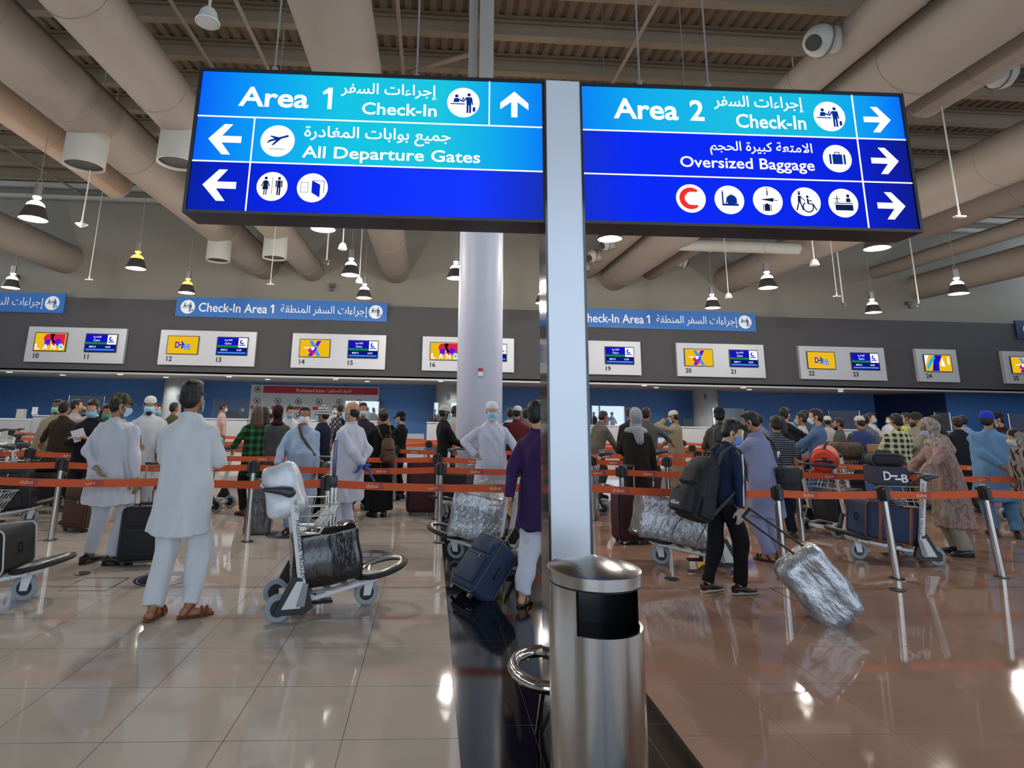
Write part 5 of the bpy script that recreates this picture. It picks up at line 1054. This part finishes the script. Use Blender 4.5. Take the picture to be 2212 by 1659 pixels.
            sm_.loft([ring(y, rx, .012, z1) for y, rx, z1 in ((-.085, .015, .05), (-.075, .034, .085), (-.03, .038, .1), (.03, .04, .095), (.09, .048, .075), (.15, .045, .06), (.19, .03, .048), (.2, .012, .035))]); so = part('shoe', sm_, mat('shoe '+shoe, shoe, .4), vx=0)
            ss = MB().loft([ring(y, rx, .0, .022) for y, rx in ((-.09, .02), (-.075, .038), (.0, .042), (.09, .051), (.16, .047), (.205, .02))]); part('sole', ss, mat('sole white', '#b9b4ac', .6) if shoe == '#2a1316' else M_RUB, so, vx=0)
    t['_s'] = s; t_ = dict(root=t, Tq=Tq, wr=wr, el=el, s=s, NB=NB, HO=HO, Mh=Mh, sh=sh, kurta=go)
    del t['_s']; return t_
def pattern_mat(kind, a, b, sc=30., c=None):
    nm = 'pattern %s %s %s' % (kind, a, b)
    if nm in MATS: return MATS[nm]
    m = mat(nm, a, .85, bump=(9, .3, (1, 1, .35)), spec=.2); nt = m.node_tree; N = nt.nodes; L = nt.links; bs = N['Principled BSDF']; tc = N.new('ShaderNodeTexCoord'); sx = N.new('ShaderNodeSeparateXYZ'); L.new(tc.outputs['Object'], sx.inputs[0])
    def mth(op, x, y=None):
        n = N.new('ShaderNodeMath'); n.operation = op
        for i, q in enumerate((x, y)):
            if q is None: continue
            if isinstance(q, (int, float)): n.inputs[i].default_value = q
            else: L.new(q, n.inputs[i])
        return n.outputs[0]
    def bands(ax, s, w): return mth('LESS_THAN', mth('FRACT', mth('MULTIPLY', sx.outputs[ax], s)), w)
    def mix(f, A, B):
        n = N.new('ShaderNodeMix'); n.data_type = 'RGBA'; L.new(f, n.inputs['Factor'])
        for k, q in (('A', A), ('B', B)):
            if isinstance(q, str): n.inputs[k].default_value = lin(q)
            else: L.new(q, n.inputs[k])
        return n.outputs['Result']
    if kind == 'stripe': col_ = mix(bands('Z', sc, .35), a, b)
    elif kind == 'plaid':
        x = bands('X', sc, .45); z = bands('Z', sc, .45); col_ = mix(mth('MULTIPLY', x, z), mix(mth('MAXIMUM', x, z), a, b), c or b)
    elif kind == 'check': col_ = mix(mth('MAXIMUM', bands('X', sc, .14), bands('Z', sc, .14)), a, b)
    else:
        vo = N.new('ShaderNodeTexNoise'); vo.inputs['Scale'].default_value = sc; vo.inputs['Detail'].default_value = 5; L.new(tc.outputs['Object'], vo.inputs['Vector']); wv = N.new('ShaderNodeTexWave'); wv.inputs['Scale'].default_value = sc*.35; wv.inputs['Distortion'].default_value = 9; L.new(tc.outputs['Object'], wv.inputs['Vector'])
        col_ = mix(mth('GREATER_THAN', vo.outputs[0], .56), mix(mth('GREATER_THAN', wv.outputs[0], .62), a, b), c or b)
    L.new(col_, bs.inputs['Base Color']); return m
# ---- the people, nearest first
WK = '#b9bcc2'
A1 = person('man in white kurta and brown sandals seen from behind, near front', 402, 5.12, 828, 8, det=2, L='front', Rr='chest', hair='quiff', sandal='#6e3118', mask='#bcd6e2', hem=.6, feet=((-.02, -.06), (.05, .02)), fa=(2, 55), w=1.04, tc='#c3c6c8', bot='#c3c6c8')
A2 = person('heavy man in white kurta and camouflage cap with hand behind back', 243, 6.7, 852, 20, det=2, w=1.24, belly=.06, L='behind', Rr='down', cap='peak', cc=('blot', '#4d4a32', '#2f2f22', 18., '#6a6546'), mask='#9cc4dc', hem=.6, head=(38, 6, 0), glove='#8a7a62', feet=((0, 0), (.04, .03)), fa=(0, 60), tc=WK, bot=WK)
A3 = person('balding man in white kurta and blue gloves, hands behind back', 752, 7.5, 868, -62, det=2, w=1.08, belly=.05, L='behind', Rr='behind', hair='bald', mask='#b9d2e0', glove='#23549a', hem=.55, sk='l', tc='#bcbcc8', bot='#bcbcc8', head=(-8, 0, 0), curl=.4)
A4 = person('man in pale blue kurta with white mask facing us, olive strap', 650, 8.3, 879, 172, det=2, w=1.06, belly=.05, L=(-.22, .12, .84), Rr=(.3, .25, .93), mask='#d6d9de', hem=.5, tc='#93a6bc', bot='#93a6bc', head=(-6, 2, 0), sandal='#2a201c')
A5 = person('bearded old man in white kurta and cap, hand on hip', 1062, 8.35, 869, 176, det=2, w=1.02, L=(-.42, .26, .98), Rr='hip', hair='bald', cap='kufi', cc='#c9cbd0', mask='#7cc0da', hem=.45, tc='#b6b9c6', bot='#b6b9c6', head=(6, 2, 0), sk='l', beard='#b8b4ac')
A6 = person('man in purple kurta and white trousers half hidden by pillar', 1166, 5.45, 868, 40, det=2, L='pull', Rr='chest', w=.98, mask='#d0d4d8', tc='#34214c', bot='#bfc1ca', hem=.62, sandal='#4a2d1d', sk='l', head=(25, 0, 0), feet=((0, -.12), (0, .12)), fa=(10, 10), loose=1.15)
A7 = person('young man in navy track jacket with big backpack, looking down', 1553, 5.75, 915, 74, det=2, w=.92, top='shirt', tc='#1b2740', bot='#141416', loose=.65, shoe='#2a1316', L='low', mask='#5f86cf', sk='l', hair='quiff', fa=(6, 6), lean=17, H=1.57, head=(38, 20, 0), feet=((0, -0.14), (-0.02, 0.12)), Rr=(0.23, 0.02, 0.82), hem=0.87, glove='#a89c92')
A8 = person('man in lavender kurta with black shoulder bag turned to the counters', 1650, 7.0, 908, -30, det=2, L='fwd', Rr='fwd', mask='#1a1a1c', tc='#7f83a0', bot='#8287a4', hem=.5, sandal='#241a16', head=(-26, 14, 0), w=1.05, H=1.66, lean=12)
A9 = person('woman in patterned beige and pink shawl pushing a trolley', 2045, 7.3, 925, -72, H=1.62, lean=14, det=2, top='robe', hem=.35, bot='#8b8877', cap='scarf', L='push', Rr='push', mask='#9a9cae', sk='d', head=(0, 10, 0), w=1.08, loose=1.25, pattern=('blot', '#8f8176', '#77665b', 30.0, '#9a6468'), cc=('blot', '#8f8278', '#776a5e', 26.0, '#a39484'))
A10 = person('heavy man in sky blue kurta and bright blue cap', 2148, 8.4, 890, 28, det=2, w=1.28, belly=.08, L='behind', Rr='front', cap='peak', cc='#2434a8', mask='#a8d4d8', hem=.5, head=(36, 0, 0), shoe='#1b1513', tc='#5d7f9f', bot='#587a9a')
A11 = person('man in black and white striped t-shirt and jeans, back to us', 1682, 8.25, 900, 8, det=2, top='shirt', hem=.8, pattern=('stripe', '#17181d', '#7d828c', 34.), bot='#1b2334', sleeve=.5, w=1.06, mask=None, loose=.75, Rr='down', L='front')
A12 = person('person in dark coat and white chequered headscarf beside maroon case', 1376, 8.5, 884, 6, det=2, top='coat', hem=.3, tc='#26211d', cap='scarf', cc=('check', '#9b9ca2', '#5d6068', 34.), bot='#26211d', glove='#2a3f66', Rr='down', L='front', mask=None, w=.96, hair='none')
A13 = person('man in denim blue shirt and mask beside the orange bag', 1772, 9.3, 885, -38, det=1, top='shirt', hem=.78, bot='#3c5573', L='push', Rr='push', mask='#a2c6d6', head=(-22, 4, 0), sk='l', tc='#4d6480')
A14 = person('man in brown kurta reaching out to a trolley handle', 122, 10.3, 867, 4, det=1, tc='#33271d', bot='#33271d', hem=.5, L=(-.55, .3, .98), Rr='down', mask=None)
A15 = person('boy in black shirt and blue mask reading a white paper', 184, 8.9, 877, 176, H=1.66, det=1, top='shirt', tc='#15171c', bot='#15171c', hem=.7, L='chest', Rr='chest', mask='#7cb8d8', head=(-8, 22, 0), sk='l')
A16 = person('bearded man in white cap facing camera behind camouflage cap', 308, 9.4, 857, 160, det=1, cap='kufi', mask='#a8d0ea', beard='#141210', tc='#b5b7ba', bot='#b5b7ba', head=(-4, 6, 0), hem=.5, L='low', Rr='front')
A17 = person('woman with long brown hair in green plaid shirt pushing trolley', 545, 9.6, 890, -40, H=1.62, det=1, top='shirt', hem=.62, pattern=('plaid', '#0f1f15', '#1e4a2c', 9., '#2d6a40'), bot='#141416', hair='long', hc='#4a3323', mask=None, L='push', Rr='push', shoe='#5a1716', w=.95, sk='l', loose=.6)
A18 = person('woman in black with dark hair behind the plaid shirt', 562, 11.0, 890, -20, H=1.6, det=0, top='coat', hem=.3, tc='#131315', bot='#131315', hair='long', mask=None, L='front', Rr='down')
A19 = person('person in grey hoodie and dark red head wrap', 592, 10.3, 877, -14, det=1, top='shirt', hem=.72, tc='#4b4b4d', bot='#26262a', cap='hood', cc='#2c1316', mask='#141214', L='down', Rr='push', head=(20, 0, 0), hair='none')
A20 = person('young man in white shirt and mask looking down by poster', 618, 11.8, 874, 150, det=0, top='shirt', hem=.8, tc='#b4b6ba', bot='#22242c', mask='#7fb6d0', head=(10, 24, 0), sk='l')
A21 = person('person in navy jacket and striped turban facing left', 690, 9.4, 880, -78, det=1, top='coat', hem=.7, tc='#141f33', bot='#1a1c22', cap='beanie', cc=('stripe', '#b5b5ac', '#22242a', 26.), mask='#7cc4c8', L='push', Rr='push', head=(0, 6, 0))
A22 = person('woman with curly black hair bending forward in black', 738, 9.9, 908, 150, H=1.6, lean=20, det=1, top='coat', hem=.6, tc='#17171b', bot='#17171b', hair='curly', mask='#8fb9c4', L='low', Rr='low', head=(0, 14, 0))
A23 = person('dark haired person with white valve mask behind the balding man', 778, 10.2, 885, 165, H=1.7, det=0, tc='#2a2c36', bot='#2a2c36', mask='#bdbdba')
A24 = person('woman in black with bun and brown leather backpack', 822, 9.6, 898, -24, H=1.6, det=1, top='robe', hem=.1, tc='#101012', bot='#101012', hair='bun', hc='#2a1a14', mask=None, L='front', Rr='chest', w=.95)
A25 = person('man in black shirt and cap holding hand to his mask', 862, 11.4, 890, -60, det=1, top='shirt', hem=.75, tc='#121214', bot='#121214', cap='peak', cc='#101012', mask='#5f8fb0', L=(-.05, .24, 1.5, (-1, 0, -1)), Rr='chest', head=(-4, 10, 0), sk='l')
A26 = person('man in black jacket and white cap facing right', 958, 10.6, 897, 70, H=1.68, det=1, top='shirt', hem=.7, tc='#141416', bot='#121214', cap='back', cc='#a9a69e', mask='#7fb4c4', head=(6, 8, 0), sk='d', L='front', Rr='front')
A27 = person('man in cream shirt behind white cap, partly behind column', 980, 13.5, 877, 60, det=0, top='shirt', hem=.75, tc='#9b9a90', bot='#2a2a2e', mask='#c0c4c4', head=(10, 16, 0), sk='d', L='hip')
A28 = person('man in red shirt and white prayer cap right of column', 1118, 11.3, 883, 20, H=1.7, det=1, tc='#5c2124', bot='#5c2124', cap='kufi', cc='#b9b7ae', mask='#d0d4d4', hem=.5, L='front', Rr='front', head=(14, 8, 0))
A29 = person('person in black vest and white collar left of red shirt', 1101, 12.6, 882, 0, det=0, top='shirt', tc='#aab4c4', vest='#141418', bot='#141418', mask=None)
A30 = person('man in beige shirt to the right of red shirt', 1138, 12.4, 892, 30, H=1.66, det=0, tc='#6a5f4e', bot='#6a5f4e', mask='#c8caca')
A31 = person('man in grey brown shirt bending right beside white pillar', 1288, 11.9, 918, 60, H=1.68, lean=22, det=1, top='shirt', hem=.75, tc='#5a544c', bot='#3a3733', mask=None, L='push', Rr='push', head=(0, 18, 0))
A32 = person('dark haired person just behind the chequered headscarf', 1364, 12.4, 886, 10, H=1.72, det=0, tc='#2a2624', bot='#2a2624', mask=None)
A33 = person('man in grey shirt reaching right behind chequered headscarf', 1402, 11.2, 888, 40, H=1.72, det=0, top='shirt', hem=.75, tc='#55554f', bot='#3c3b38', Rr=(.3, .5, 1.08), L='push', mask='#a8c4c8')
A34 = person('bearded man in beige robe and white cap talking on phone', 1462, 12.0, 888, -40, det=1, top='robe', hem=.2, tc='#8a7d66', bot='#8a7d66', cap='kufi', cc='#b5b0a2', mask='#9cc0d4', beard='#17130f', L='phone', Rr='push', head=(-14, 16, 0))
A35 = person('man in brown grey shirt with dark backpack turned to counters', 1562, 9.2, 903, 20, H=1.72, lean=6, det=1, top='shirt', hem=.75, tc='#4a423c', bot='#2a2a2e', mask=None, cap='back', cc='#15161c', L='front', Rr='front')
A36 = person('dark haired man with glasses behind lavender kurta', 1625, 12.2, 893, -60, det=0, tc='#2c2a2e', bot='#2c2a2e', mask='#a5b6b4', sk='l')
A37 = person('person in grey hoodie beside the man with glasses', 1645, 12.8, 896, -10, det=0, top='shirt', hem=.75, tc='#77797c', bot='#2a2a2e', mask=None)
A38 = person('man in black jacket with blue bandana mask and white scarf', 1706, 10.6, 882, 62, det=1, top='coat', hem=.6, tc='#1b1a1c', bot='#1b1a1c', mask='#2a48a8', L='front', Rr='fwd', sk='l')
A39 = person('long dark haired person behind the striped t-shirt', 1694, 10.4, 908, 10, H=1.6, det=0, top='coat', hem=.5, tc='#1f1b1a', bot='#1f1b1a', hair='long', hc='#1c1411', mask=None)
A40 = person('dark person with white sleeve between bandana and denim shirt', 1738, 11.4, 905, -60, H=1.68, det=0, top='shirt', hem=.75, tc='#a6a49e', bot='#33302e', mask='#8a8d90', L='push', Rr='push')
A41 = person('tall dark haired person close behind the denim shirt', 1746, 12.5, 892, -20, H=1.74, det=0, tc='#43484f', bot='#33363c', mask=None, L='front')
A42 = person('man in white shirt and prayer cap right of denim shirt', 1797, 13.2, 900, 30, det=0, top='shirt', hem=.72, tc='#a39a98', bot='#8a8580', cap='kufi', cc='#b4b0a6', mask=None, Rr='phone')
A43 = person('man in grey green kurta facing left, dark hair', 1820, 12.0, 904, -50, det=0, tc='#454e49', bot='#454e49', beard='#15120f', mask=None, hem=.5)
A44 = person('man in blue waistcoat and white cap, back to us', 1868, 11.0, 900, 16, det=1, tc='#4c4a4c', vest='#34426e', bot='#4c4a4c', cap='kufi', cc='#b7b4ab', mask=None, hem=.5, L='push', Rr='push', w=1.1, head=(-20, 8, 0))
A45 = person('officer in white shirt and teal mask with folded arms', 1894, 14.2, 893, 158, det=0, top='shirt', hem=.95, tc='#a9a5b2', bot='#15151a', mask='#7db5a8', L='cross', Rr='cross', sleeve=.5, sk='l', head=(-8, 0, 0))
A46 = person('grey sleeved person just left of the officer', 1880, 13., 897, 20, det=0, tc='#5a6068', bot='#44464c', mask=None, L='chest')
A47 = person('staff member in white shirt and mask by dark alcove', 1931, 19.5, 900, -120, det=0, top='shirt', hem=.95, tc='#b0b2b8', bot='#1a1a20', mask='#a9c4b8', sk='l')
A48 = person('man in green and white plaid shirt, back to us', 1947, 9.7, 899, 4, H=1.68, det=1, top='shirt', hem=.78, pattern=('plaid', '#23271f', '#9aa07c', 11., '#b9bdb0'), bot='#1c1d22', mask=None, L='front', Rr='front', w=1.06)
A49 = person('staff member in grey shirt with yellow strap behind plaid shirt', 1968, 13.2, 893, -70, H=1.74, det=0, top='shirt', hem=.9, tc='#7a7c78', vest='#a0a43a', bot='#2a2a2e', mask='#8fa49a')
A50 = person('bearded man in beige kurta beside the plaid shirt', 1990, 10.9, 893, -64, det=1, tc='#847d6a', bot='#847d6a', beard='#1c1511', mask=None, hem=.5, cap='beanie', cc='#2f2722', L='front', Rr='front')
A51 = person('dark clothed man bending over behind the shawled woman', 2050, 12.0, 897, -30, H=1.7, lean=14, det=0, top='coat', hem=.5, tc='#121316', bot='#121316', mask='#7d8a8c', L='push', Rr='push')
A52 = person('dark clothed person with grey trousers beside bending man', 2084, 10.6, 905, 20, H=1.66, lean=8, det=0, top='coat', hem=.6, tc='#161a22', bot='#3a3c40', mask=None, L='push', Rr='push')
A53 = person('man in light blue shirt with black hair near side counter', 2094, 12.6, 898, 30, det=0, top='shirt', hem=.75, tc='#6d82a2', bot='#2b3442', mask=None, L='front', Rr='front')
A54 = person('man in dark maroon jacket and black cap leaning left', 2192, 10.4, 895, -58, H=1.76, lean=14, det=1, top='shirt', hem=.7, tc='#241316', bot='#17171a', cap='peak', cc='#17171a', mask='#a0b0b4', Rr='push', head=(-6, 10, 0), L='front')
A55 = person('person in grey floral garment cut by the right picture edge', 2226, 7.6, 955, -80, H=1.5, lean=16, det=1, top='robe', hem=.2, pattern=('blot', '#7d756e', '#2a2626', 9., '#7d756e'), bot='#55504c', cap='scarf', cc=('blot', '#7d756e', '#2a2626', 9., '#7d756e'), mask='#a9a9a4', hair='none')
A56 = person('cream clothed person with green mask behind brown kurta', 104, 10.8, 878, 168, H=1.66, det=0, tc='#8b8068', bot='#8b8068', mask='#8cbcae', sk='d', hem=.4)
A57 = person('man in pale pink shirt holding a phone to his ear', 148, 11.8, 863, 40, det=0, top='shirt', hem=.78, tc='#a89c9c', bot='#33343a', Rr='phone', mask=None, sk='l', head=(20, 0, 0))
A58 = person('dark clothed person behind the pink shirted phone caller', 170, 14.5, 873, -30, det=0, tc='#1b1818', bot='#1b1818', mask=None)
A59 = person('dark haired woman with green mask bending left of camouflage cap', 214, 9.6, 890, 150, H=1.62, lean=16, det=0, top='coat', hem=.5, tc='#141416', bot='#141416', hair='long', mask='#3f9a7c', L='low', Rr='low', head=(0, 10, 0))
A60 = person('man in white robe with blue mask beside the bearded man', 326, 12.4, 873, 150, det=0, tc='#aeaeb2', bot='#aeaeb2', mask='#6fb2cc', sk='l', hem=.4)
A61 = person('man in olive shirt with black hair by grey column', 363, 12.9, 870, 24, det=0, top='shirt', hem=.75, tc='#4c4f30', bot='#23242a', mask=None)
A62 = person('dark haired man in navy close to the olive shirt', 390, 12.3, 872, 40, det=0, tc='#1b2030', bot='#1b2030', mask=None)
A63 = person('man in pink t-shirt walking right by the far counter', 470, 17., 871, 66, det=0, top='shirt', hem=.85, tc='#a98f90', bot='#8a8688', sleeve=.5, mask='#a8c4b4', head=(0, 8, 0))
A64 = person('masked clerk seated behind the counter below thirteen', 514, 26.3, 889, 180, H=1.62, det=0, top='shirt', hem=.9, tc='#33363c', bot='#22242a', mask='#c9ccce')
A65 = person('man in light blue shirt and cream cap by the poster', 579, 13.4, 886, 20, det=0, top='shirt', hem=.75, tc='#6f86a6', bot='#39404e', cap='kufi', cc='#a39878', mask=None)
A66 = person('man in dark waistcoat with pale plaid back below poster', 729, 15.2, 873, 4, det=0, top='shirt', hem=.75, pattern=('plaid', '#5a5c62', '#2a2c32', 8., '#8a8a88'), bot='#22232a', mask=None)
A67 = person('small masked person far off below the poster', 716, 19., 877, 170, det=0, tc='#9a9aa0', bot='#55565c', mask='#a9b4ba')
A68 = person('masked clerk in white shirt behind the glass below eighteen', 1328, 26.3, 898, -170, H=1.6, det=0, top='shirt', hem=.9, tc='#b4b6bc', bot='#22242a', mask='#a8bcc4', sk='l')
A69 = person('masked clerk behind the counter glass below twenty', 1590, 26.3, 902, 180, H=1.62, det=0, top='shirt', hem=.9, tc='#8a8c94', bot='#22242a', mask='#7fc0b4')
# ---- things people carry
def hang(name, label, cat, loc, rz=0.): return thing(name, label, cat, tuple(loc), rz)
def wpt(A, p): return Matrix.Translation(A['root'].location) @ Matrix.Rotation(A['root'].rotation_euler.z, 4, 'Z') @ (Vector(p)*A['s'])
def strap(A, name, label, pts, wd, m, cat='strap', th=.004):
    """flat band following points given in the wearer's frame"""
    t = hang(name, label, cat, wpt(A, pts[len(pts)//2])) if label else None; P = [wpt(A, p) for p in pts]; return t, P
def band(mb, P, wd, side, o):
    for i, p in enumerate(P):
        for k in (-1, 1): mb.v.append(tuple(p-o+side*wd/2*k))
    b = len(mb.v)-2*len(P)
    for i in range(len(P)-1): q = b+2*i; mb.f.append((q, q+2, q+3, q+1))
    return mb
# backpack of the young man
M_BP = mat('backpack black', '#18191b', .75, bump=(40, .2)); M_BPG = mat('backpack trim', '#34373a', .7)
def backpack(A, label, m, k=1., off=(0, -.25, 1.12), tilt=-12, txt=None, trim=M_BPG):
    t = thing('backpack', label, 'backpack'); M = Matrix.Translation(wpt(A, A['Tq'](off)/1.0)) @ Matrix.Rotation(A['root'].rotation_euler.z, 4, 'Z') @ Matrix.Rotation(R(tilt), 4, 'X'); t.matrix_world = M
    def rings(prof): return [[Vector((rx*math.copysign(abs(math.cos(a))**.6, math.cos(a)), yo+ry*math.copysign(abs(math.sin(a))**.6, math.sin(a)), z))*k for a in [2*math.pi*i/24 for i in range(24)]] for z, rx, ry, yo in prof]
    MB().loft(rings([(-.3, .12, .08, 0), (-.28, .16, .115, 0), (-.1, .175, .13, 0), (.1, .17, .125, 0), (.22, .15, .1, .01), (.29, .1, .06, .02), (.3, .06, .03, .02)])).build('main_compartment', m, t)
    MB().loft(rings([(-.27, .1, .05, -.14), (-.25, .13, .07, -.14), (-.12, .135, .075, -.14), (-.03, .11, .05, -.13), (-.01, .06, .02, -.12)])).build('front_pocket', m, t)
    MB().loft(rings([(.0, .1, .03, -.12), (.02, .12, .05, -.115), (.14, .11, .045, -.1), (.2, .07, .02, -.085)])).build('top_pocket', m, t)
    z = MB(); z.tube([Vector((-.16, -.06, -.2))*k, Vector((-.165, -.07, .05))*k, Vector((-.12, -.06, .2))*k, Vector((0, -.05, .27))*k, Vector((.12, -.06, .2))*k, Vector((.165, -.07, .05))*k, Vector((.16, -.06, -.2))*k], .005, 5); z.tube([Vector((-.12, -.19, -.1))*k, Vector((0, -.205, -.05))*k, Vector((.12, -.19, -.1))*k], .005, 5); z.build('zip', trim, t)
    MB().tube([Vector((-.05, .03, .29))*k, Vector((-.05, .03, .35))*k, Vector((.05, .03, .35))*k, Vector((.05, .03, .29))*k], .012, 8).build('carry_loop', m, t)
    Mi = M.inverted()
    for q in (-1, 1):
        W_ = lambda p: Mi @ wpt(A, A['Tq'](p))
        MB().tube([Vector((q*.09, .08, .22))*k, W_((q*.1, -.16, 1.36)), W_((q*.105, -.06, 1.475)), W_((q*.105, .06, 1.46)), W_((q*.12, .155, 1.33)), W_((q*.15, .16, 1.2)), W_((q*.215, .05, 1.1)), Vector((q*.15, .1, -.2))*k], .015, 8).build('shoulder_strap', trim, t)
        MB().rbox(Vector((q*.175, 0, -.17))*k, Vector((.05, .15, .18))*k, .02, 2).build('side_pocket', m, t); MB().tube([Vector((q*.15, .05, -.27))*k, Vector((q*.18, .0, -.36))*k, Vector((q*.17, -.03, -.48))*k], .006, 5).build('loose_strap', trim, t)
    if txt: lettering(MB(), txt, (Vector((.0, -.215, -.22))*k, Vector((1, 0, 0)), Vector((0, 0, 1)), Vector((0, -1, 0))), (-.05, 0, .07, .035), .004, .01).build('lettering', M_PW, t, 0)
    return t
backpack(A7, 'large black hiking backpack with grey trim on the young man', M_BP, 1.0, (0, -.3, 1.0), -20, '65Ltr.')
backpack(A35, 'dark navy backpack on the man in brown grey shirt', mat('backpack navy', '#161a22', .75, bump=(40, .2)), .85, (0, -.24, 1.2), -6)
backpack(A24, 'brown leather backpack on the woman in black', mat('backpack leather', '#4a2b1a', .6, bump=(20, .2)), .62, (.05, -.2, 1.08), -4, None, mat('leather strap', '#3b2418', .6))
# white stripe on the track jacket sleeve
ko = A7['kurta']; st = MB(); s_, e_, w_2 = A7['sh'][1], A7['el'][1], A7['wr'][1]
o_ = Vector((.058, .0, 0)); st.tube([(p+o_*f)*A7['s'] for p, f in ((s_+Vector((0, 0, .0)), .9), (s_+(e_-s_)*.5, 1.1), (e_, 1.06), (e_+(w_2-e_)*.45, 1.0), (e_+(w_2-e_)*.85, .9))], .008, 6); st.build('sleeve_stripe', mat('stripe white', '#c8c4c8', .7), ko)
# black shoulder bag and its strap
c = wpt(A8, (.17, -.19, .95)); t = hang('shoulder_bag', 'black shoulder bag hanging behind the lavender kurta', 'bag', c, A8['root'].rotation_euler.z)
MB().rbox((0, 0, -.02), (.36, .1, .3), .03, 3).build('bag_body', M_CASEB, t); MB().rbox((0, -.052, .03), (.34, .02, .19), .01, 2).build('flap', M_CASEB, t)
P = [A8['Tq'](p) for p in ((.17, -.17, 1.08), (.16, -.155, 1.2), (.13, -.13, 1.36), (.1, -.06, 1.47), (.1, .06, 1.44), (.12, .16, 1.3), (.19, .17, 1.1), (.22, .02, 1.0))]; b = MB(); Minv = (Matrix.Translation(c) @ Matrix.Rotation(A8['root'].rotation_euler.z, 4, 'Z')).inverted()
b.tube([Minv @ wpt(A8, p) for p in P], .014, 6); b.build('strap', M_TB, t); MB().rbox(Minv @ wpt(A8, P[1]), (.05, .02, .07), .006, 1).build('buckle', mat('buckle white', '#c9c9c6', .4), t)
# satchel strap of the pale blue kurta
P = [A4['Tq'](p) for p in ((.05, -.1, 1.48), (.07, .0, 1.49), (.055, .085, 1.46), (.0, .14, 1.33), (-.1, .17, 1.2), (-.185, .14, 1.08), (-.215, .02, 1.0), (-.21, -.08, .95))]; c = wpt(A4, P[3]); t = hang('shoulder_strap_bag', 'olive webbing strap with satchel across the pale blue kurta', 'satchel', c)
b = MB(); b.tube([wpt(A4, p)-c for p in P], .019, 6); b.build('webbing', mat('olive webbing', '#3f3a22', .8), t); MB().rbox(wpt(A4, (-.26, -.12, .86))-c, (.1, .2, .22), .02, 2).build('satchel_body', mat('olive canvas', '#38351f', .8), t)
# white scarf and small things
P = [A38['Tq'](p) for p in ((-.12, .13, 1.15), (-.1, .14, 1.35), (-.07, .07, 1.47), (0, -.07, 1.5), (.07, .07, 1.47), (.1, .14, 1.35), (.12, .13, 1.15))]; c = wpt(A38, P[3]); t = tag(MB().tube([wpt(A38, p)-c for p in P], .035, 8).build('scarf', cloth('#a9a59c')), 'white scarf round the neck of the man with blue bandana', 'scarf'); t.location = c
def paper(A, q, label, name='paper', cat='paper', m=None, sz=(.15, .003, .2), off=(0, .06, .04)):
    p = wpt(A, A['wr'][q]+Vector(off)); t = tag(MB().box((0, 0, 0), sz).build(name, m or mat('paper white', '#c9ccd2', .6), None, 0), label, cat); t.location = p; t.rotation_euler = (R(-35), R(20), A['root'].rotation_euler.z+R(20)); return t
paper(A15, 1, 'white folded paper in the hands of the boy in black')
paper(A3, -1, 'blue and white folded booklet held behind the balding man', 'booklet', 'booklet', mat('booklet blue', '#1b4d9a', .5), (.1, .02, .2), (.02, -.1, -.1))
PHM = mat('phone black', '#101014', .2)
for A, q, l in ((A34, -1, 'dark phone at the ear of the man in beige robe'), (A57, 1, 'pale phone at the ear of the pink shirted man'), (A16, 1, 'dark phone in the hand of the bearded man')): paper(A, q, l, 'phone', 'phone', PHM if q < 0 or A is A16 else mat('phone pale', '#a8b4bc', .3), (.07, .009, .14), (0, .03, .06))
bpy.data.scenes.remove(_TS)
